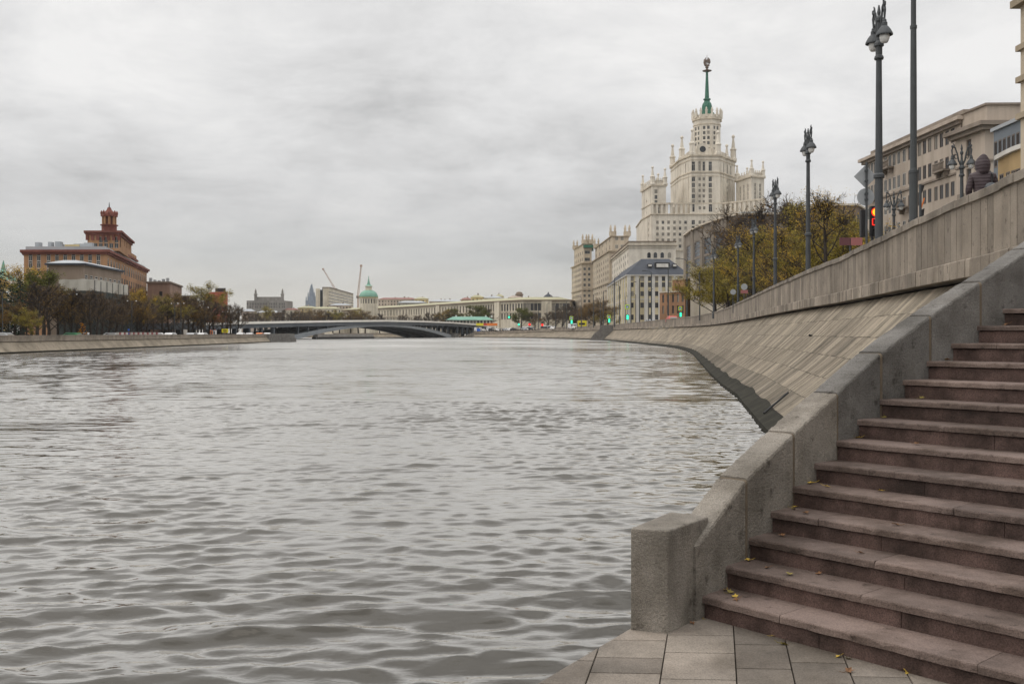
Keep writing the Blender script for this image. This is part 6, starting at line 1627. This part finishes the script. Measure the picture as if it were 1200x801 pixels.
TFm = 'trees beyond the bridge'
zz = 2.0
FT = [('bare_a', 292, 600, 366), ('bare_b', 302, 610, 367), ('olive', 312.5, 640, 362), ('bare_a', 322, 600, 366), ('bare_a', 331, 615, 365), ('bare_b', 340, 600, 366), ('brown', 349, 620, 365), ('bare_a', 357, 600, 366), ('brown', 366, 625, 364.5), ('brown', 375, 610, 364.5), ('bare_b', 383, 610, 366), ('olive', 390, 620, 366), ('green', 398, 630, 367), ('brown', 411, 620, 365), ('olive', 420, 630, 364.5), ('brown', 428, 620, 365.5), ('bare_b', 445, 640, 368), ('bare_a', 472, 640, 369), ('bare_a', 490, 645, 370), ('bare_b', 503, 640, 367), ('thin_yellow', 522, 640, 363), ('green', 530, 645, 363), ('bare_b', 512, 640, 367),
      ('green', 558.5, 640, 359), ('bare_b', 570, 640, 362), ('green', 611, 560, 362), ('brown', 627, 560, 369), ('bare_b', 643, 520, 366), ('bare_b', 651, 500, 364), ('bare_b', 659, 480, 360), ('bare_b', 667, 470, 358), ('bare_a', 676, 450, 361), ('brown', 687, 430, 358), ('brown', 697, 420, 356), ('brown', 705, 412, 353), ('thin_olive', 712, 408, 366)]
FW = ['left end of the row over the bridge deck', 'second from the left over the bridge deck', 'yellow green crown under the turreted grey building', 'brownish, right of the yellow green crown', 'brownish, below the low red roofed house', 'brownish, below the ochre cottage row', 'below the small ochre house', 'below the far blue tower', 'below the glass strip of the slab block', 'rusty, below the slab block centre', 'below the right half of the slab block', 'olive, right of the slab block', 'dark green, left of the dome', 'rust brown, left of the green dome', 'olive topped, directly under the green dome', 'rust brown, right under the green dome', 'grey, right of the dome before the pale wall', 'grey, before the pale building first bays', 'grey, before the pale building middle bays', 'dark, left of the golden one', 'golden thin, left of the mint pavilion', 'green, beside the golden one', 'dark, between grey and golden ones',
      'dark green and large above the mint pavilion', 'purple brown, right of the large dark green one', 'round and green, standing alone before the pale windows', 'low and brown, right of the round green one', 'dark bare, left end of the thicket by the tower complex', 'dark bare, second of the thicket', 'dark bare, third of the thicket', 'dark bare, fourth of the thicket at the tan block foot', 'grey bare, at the foot of the tan block', 'brown, left of the rust brown pair', 'rust brown, left of a pair before the tan block', 'rust brown, tallest of a pair before the tan block', 'thin olive, next to the boat ramp post']
for (k, px, Y, top), wh in zip(FT, FW): tree(k, px, Y, top, ('bare' if 'bare' in k else 'small')+' far tree, '+wh, TFm, (zz if px < 600 else 2.4), 1.25 if 'bare' in k else 1.3)
TR_ = 'trees in the small park on the right'
RT = [('bush', 838, 150, 318, 'low round olive bush at the left end of the park trees', 1.25), ('bush', 853, 135, 322, 'round yellow olive bush before the lamp, right of the first bush', 1.2), ('thin_olive', 858, 150, 292, 'thin olive tree rising behind the bushes at the left end', 1.1), ('thin_yellow', 877, 128, 268, 'thin russet yellow tree between the fourth and fifth lamps', 1.15), ('thin_olive', 893, 118, 276, 'thin olive tree right of the russet one', 1.1), ('bare_a', 868, 160, 250, 'bare brown tree hiding the grey office left half', 1.1), ('bare_b', 897, 150, 246, 'tall bare tree before the grey office roof', 1.05), ('bare_a', 920, 140, 236, 'bare twiggy tree reaching above the office roof right of the third lamp', 1.1),
      ('thin_yellow', 922, 96, 268, 'yellow and brown tree between the second and third lamps', 1.15), ('olive', 937, 88, 284, 'dense yellow olive tree low behind the second lamp', 1.05), ('thin_yellow', 970, 80, 228, 'largest autumn tree with a dark forked trunk and sparse yellow crown', .95), ('olive', 990, 92, 262, 'dense yellow green tree right of the largest tree', 1.0), ('olive', 962, 96, 275, 'dense olive tree behind the largest trunk', 1.1), ('thin_yellow', 906, 104, 296, 'rusty yellow low tree behind the third lamp', 1.2), ('bush', 1004, 84, 285, 'yellow green bush under the pink plates', 1.0), ('thin_olive', 945, 130, 243, 'tall thin olive tree directly behind the second lamp', 1.0), ('thin_olive', 881, 112, 312, 'olive undergrowth tree near the fourth lamp foot', 1.4)]
for k, px, Y, top, lab, wd in RT: tree(k, px, Y, top, lab, TR_, SZ-.28, wd)

# ================================================================ vehicles
def car_proto(kind, paintm, name='car'):
    L, W, H = {'car': (4.3, 1.75, 1.45), 'van': (5.2, 1.95, 2.2), 'bus': (11.5, 2.5, 3.0)}[kind]
    t = thing(name, '', kind)
    if kind == 'car': pf = [(-L/2, .3), (L/2, .3), (L/2, .7), (L/2-.15, .8), (L/2-1.2, .92), (L/2-1.9, H), (-L/2+1.0, H), (-L/2+.25, .95), (-L/2, .85)]
    elif kind == 'van': pf = [(-L/2, .3), (L/2, .3), (L/2, 1.0), (L/2-.8, 1.2), (L/2-1.4, H), (-L/2, H)]
    else: pf = [(-L/2, .3), (L/2, .3), (L/2, H-.15), (L/2-.2, H), (-L/2+.1, H), (-L/2, H-.1)]
    m = MB(); rg_ = []
    for y in (-W/2, -W/2+.12, W/2-.12, W/2):
        k = .94 if abs(y) == W/2 else 1
        rg_.append([(x*(1 if z < .95 else k), y*(1 if z < 1 else .9 if kind == 'car' else .98), z if z < 1 else z-(.05 if k < 1 else 0)) for x, z in pf])
    m.loft(rg_); m.build('body', paintm, t, bevel=.04)
    g = MB()
    for sy in (-1, 1):
        if kind == 'car': q = [(-L/2+.45, .97), (L/2-1.35, .97), (L/2-1.95, H-.1), (-L/2+1.08, H-.1)]; ys = (.455*W, .465*W)
        elif kind == 'van': q = [(L/2-2.4, 1.2), (L/2-1.0, 1.2), (L/2-1.45, H-.2), (L/2-2.4, H-.2)]; ys = (.48*W, .497*W)
        else: q = [(-L/2+.3, 1.3), (L/2-.3, 1.3), (L/2-.3, H-.5), (-L/2+.3, H-.5)]; ys = (.48*W, .503*W)
        a = [(x, sy*ys[0], z) for x, z in q]; b_ = [(x, sy*ys[1], z) for x, z in q]; g.loft([a, b_])
    g.build('side_windows', G['glass'], t)
    for sx in (-1, 1):
        g = MB()
        if kind == 'car': xs_ = (L/2-1.22, .98, L/2-1.86, H-.08) if sx > 0 else (-L/2+.33, .98, -L/2+.94, H-.08)
        elif kind == 'van': xs_ = (L/2-.78, 1.24, L/2-1.36, H-.15) if sx > 0 else (-L/2-.012, 1.2, -L/2-.012, H-.2)
        else: xs_ = (L/2+.012, 1.2, L/2+.012, H-.4) if sx > 0 else (-L/2-.012, 1.4, -L/2-.012, H-.4)
        a = [(xs_[0], -W*.4, xs_[1]), (xs_[0], W*.4, xs_[1]), (xs_[2], W*.37, xs_[3]), (xs_[2], -W*.37, xs_[3])]
        o_ = .03*sx; g.loft([a, [(x+o_, y, z) for x, y, z in a]]); g.build('windscreen' if sx > 0 else 'rear_window', G['glass'], t)
        for sy in (-1, 1):
            h_ = MB(); h_.box(sx*L/2-.02, sx*L/2+.02, sy*W*.36-.16, sy*W*.36+.16, .62, .78); h_.build('headlight' if sx > 0 else 'tail_light', G['head_lit' if sx > 0 else 'car_red'], t)
            w_ = MB(); rr = .32 if kind != 'bus' else .48; n = 14; cx = sx*(L/2-.85 if kind != 'bus' else L/2-2.2)
            ring_ = lambda y: [(cx+rr*math.cos(6.2832*i/n), y, rr+rr*math.sin(6.2832*i/n)) for i in range(n)]
            w_.loft([ring_(sy*(W/2-.2)), ring_(sy*(W/2+.02))]); w_.build('wheel', G['rubber'], t)
    return t
CP = {c: None for c in ('car_white', 'car_silver', 'car_black', 'car_red', 'car_orange', 'car_green')}
def vehicle(kind, col, px, Y, label, group, rz, z=None, name=None):
    key = (kind, col)
    o = copy_tree(CP[key]) if CP.get(key) else car_proto(kind, G[col], name or {'car': 'parked_car', 'van': 'van', 'bus': 'bus'}[kind])
    CP[key] = CP.get(key) or o
    z = (min(SZ-.14, ET(Y)-.94) if px > 540 else LGZ+.01) if z is None else z
    o.location = (PX(px, Y), Y, z); o.rotation_euler = (0, 0, rz); tag(o, label, kind, group)
GC = 'vehicles queueing at the bridge head'
QC = [('van', 'car_white', 561, 512, 'white van at the left end of the queue, by a blue board'), ('car', 'car_silver', 566, 508, 'silver car behind the white van at the bridge stairs'), ('van', 'car_white', 573, 506, 'tall white van under the yellow banner'), ('car', 'car_black', 577, 500, 'black car right of the tall white van'), ('car', 'car_white', 583, 500, 'white car with lit headlights under the orange banner end'),
      ('car', 'car_black', 588, 495, 'black car in the queue, fourth of the cars from the left'), ('car', 'car_silver', 593, 492, 'silver car in the middle of the queue'), ('car', 'car_white', 598, 488, 'white car in the middle of the queue'), ('car', 'car_black', 603, 482, 'black car left of the first distant green signal'), ('car', 'car_black', 609, 478, 'black car below the distant green signal'), ('car', 'car_silver', 616, 470, 'silver car left of the distant red signal'),
      ('car', 'car_black', 624, 462, 'black car right of the distant red signal'), ('bus', 'car_white', 617, 525, 'white roofed bus behind the queue, left of two'), ('bus', 'car_white', 640, 505, 'white roofed bus behind the queue, right of two'), ('car', 'car_white', 648, 440, 'white car at the right end of the queue'), ('van', 'car_white', 671.5, 402, 'white van beside the yellow box by the slender poles')]
for i, (k, c, px, Y, lab) in enumerate(QC): vehicle(k, c, px, Y, lab, GC, R(-60+rnd.uniform(-25, 25)))
vehicle('van', 'car_silver', 762, 250, 'silver van just showing over the parapet before the white and yellow house', None, R(-88), 3.6)
vehicle('car', 'car_red', 757, 262, 'red car roof just over the parapet before the white and yellow house', None, R(-85), 3.9)
vehicle('car', 'car_red', 788, 196, 'red car roof over the parapet before the orange brick house', None, R(-85), 4.25)
m_ = MB(); x_, y_, z_ = P(682, 379, 395)
for i, k in enumerate((-1.0, 1.0)):
    m_.box(x_+k-.85, x_+k+.85, y_, y_+1.2, 3.6, z_+1.2)
m_.mi = 1; m_.box(x_-1.2, x_+1.2, y_-.05, y_-.01, z_-.5, z_+.3)
tag(m_.build('yellow_cabinet', [G['yellow'], G['black']]), 'pair of bright yellow cabinets by the road right of the white van', 'cabinet')
m_ = MB(); x_, y_, z_ = P(561, 386, 511); m_.box(x_-.9, x_+.9, y_-4, y_-3.9, z_-.8, z_+.6); m_.mi = 1; m_.box(x_-.05, x_+.05, y_-3.88, y_-3.8, 2.0, z_+.5)
tag(m_.build('blue_board', [G['blue'], G['dark_iron']]), 'small blue road board at the bridge stairs', 'sign')
# motorcyclist-like dark shape omitted; left bank traffic
GLc = 'cars behind the left parapet'
for (k, c, px, Y, lab) in [('car', 'car_silver', 7, 128, 'silver car behind the parapet at the far left'), ('car', 'car_green', 89, 148, 'dark green car left of the orange sapling'), ('car', 'car_white', 102, 152, 'white car right of the orange sapling'), ('car', 'car_white', 134, 166, 'white car left of the red and white barrier'), ('car', 'car_white', 188, 186, 'white car right of the red and white barrier'), ('car', 'car_white', 201, 192, 'white car before the brown brick block'), ('car', 'car_silver', 226, 205, 'silver car under the bare trees, before the yellow board'), ('car', 'car_white', 238, 212, 'white car left of the orange cabinet'), ('car', 'car_white', 283, 246, 'white car below the left bridge end, first of two'), ('car', 'car_white', 293, 252, 'white car below the left bridge end, second of two'), ('car', 'car_orange', 305, 262, 'bright orange red car below the bridge'), ('car', 'car_white', 313.5, 268, 'white car beside the corner block')]:
    vehicle(k, c, px, Y, lab, GLc, R(90+rnd.uniform(-8, 8)) if px > 200 else R(rnd.uniform(-20, 20)))
t = thing('barrier', 'long red and white striped road barrier behind the left parapet', 'barrier', (PX(160, 172), 172, LGZ))
for k in range(18):
    m_ = MB(); yb = 161+1.35*k; x0, x1 = PX(136+2.7*k, yb), PX(138.7+2.7*k, yb); m_.box(x0+.01, x1-.01, yb, yb+.3, LGZ, PZ(389.2, yb)); m_.build('segment', G['pink' if k % 2 else 'white_wall'], t)
t = thing('road_sign', 'yellow rectangular board on two posts behind the left parapet', 'road sign', (PX(263.5, 222), 222, LGZ))
m_ = MB(); m_.box(PX(259.8, 222), PX(267.4, 222), 222, 222.05, PZ(389.6, 222), PZ(385.2, 222)); m_.build('board', G['yellow'], t)
for i, (a_, c_, zc_) in enumerate(((261.5, 265.5, 386.4), (261, 266, 387.6), (262, 264.5, 388.6))):
    m_ = MB(); m_.box(PX(a_, 222), PX(c_, 222), 221.97, 221.995, PZ(zc_+.25, 222), PZ(zc_-.25, 222)); m_.build('dark_line', G['dark_iron'], t)
for px in (261, 266): m_ = MB(); m_.box(PX(px, 222)-.04, PX(px, 222)+.04, 222.06, 222.14, LGZ, PZ(385.5, 222)); m_.build('post', G['lamp_metal'], t)
t = thing('traffic_sign', 'small blue round sign over a blue square on one post behind the left parapet', 'traffic sign', (PX(151, 166), 166, LGZ))
m_ = MB(); disc(m_, (PX(151, 166), 165.9, PZ(386.2, 166)), .17, .02); m_.build('round_plate', G['blue'], t)
m_ = MB(); m_.box(PX(151, 166)-.13, PX(151, 166)+.13, 165.9, 165.92, PZ(391.4, 166), PZ(389.8, 166)); m_.build('square_plate', G['blue'], t)
m_ = MB(); m_.box(PX(151, 166)-.03, PX(151, 166)+.03, 165.95, 166.0, LGZ, PZ(385, 166)); m_.build('post', G['lamp_metal'], t)
for px, m2, lab in ((247.5, 'car_orange', 'orange portable cabin behind the left parapet'), (251, 'white', 'white portable cabin beside the orange one behind the left parapet')):
    t = thing('portable_cabin', lab, 'cabin', (PX(px, 214), 214, LGZ)); m_ = MB(); x_ = PX(px, 214); m_.box(x_-.24, x_+.24, 214, 215, LGZ, PZ(387, 214)); m_.build('body', G[m2], t); m_ = MB(); m_.box(x_-.28, x_+.28, 213.95, 215.05, PZ(387, 214), PZ(387, 214)+.08); m_.build('roof', G['metal_roof'], t); m_ = MB(); m_.box(x_-.14, x_+.14, 213.97, 213.99, LGZ+.1, PZ(387, 214)-.15); m_.build('door', G['slate'], t)
# left bank street lamps with twin white heads
lp0 = None
for i, (px, Y, top, lab) in enumerate([(3, 128, 340, 'tall thin lamp post at the far left border'), (85.5, 150, 343, 'twin white headed lamp before the pale tarpaulin'), (154.5, 172, 351, 'twin white headed lamp before the netting right end'), (204.5, 195, 354, 'twin white headed lamp by the brown brick block'), (212, 205, 354, 'twin white headed lamp before the low white house'), (240, 230, 359, 'twin white headed lamp before the red block'), (264, 245, 364, 'twin white headed lamp right of the red block')]):
    h = PZ(top, Y)-LGZ
    if lp0 is None:
        lp0 = thing('street_lamp', lab, 'street lamp', (0, 0, 0))
        m_ = MB(); m_.lathe([(.09, 0), (.05, 8)], 8); m_.build('pole', G['lamp_metal'], lp0)
        for s_ in (-1, 1):
            m_ = MB(); m_.tube([(0, 0, 7.6), (s_*.4, 0, 7.95), (s_*.75, 0, 8.0)], .03, 5); ar = m_.build('arm', G['lamp_metal'], lp0)
            m_ = MB(); m_.lathe([(.02, .1), (.1, .06), (.13, 0), (.09, -.07), (.02, -.1)], 10, (s_*.8, 0, 7.9)); m_.build('lamp_head', G['white'], ar)
        o = lp0
    else: o = copy_tree(lp0)
    o.location = (PX(px, Y), Y, LGZ); s = h/8.15; o.scale = (s, s, s); o.rotation_euler = (0, 0, rnd.uniform(-.5, .5)); tag(o, lab, 'street lamp', 'twin lamps on the left bank')

# ================================================================ air
hzm = MB(); hzm.box(-1700, 1500, -90, 3400, -2.3, 190)
hm = bpy.data.materials.new('haze'); hm.use_nodes = True
nt = hm.node_tree; nt.nodes.remove(nt.nodes['Principled BSDF'])
pvn = nt.nodes.new('ShaderNodeVolumePrincipled'); pvn.inputs['Color'].default_value = (.93, .94, .95, 1); pvn.inputs['Density'].default_value = .00007; pvn.inputs['Anisotropy'].default_value = .2
nt.links.new(pvn.outputs[0], nt.nodes['Material Output'].inputs['Volume'])
tag(hzm.build('haze', hm), kind='stuff')
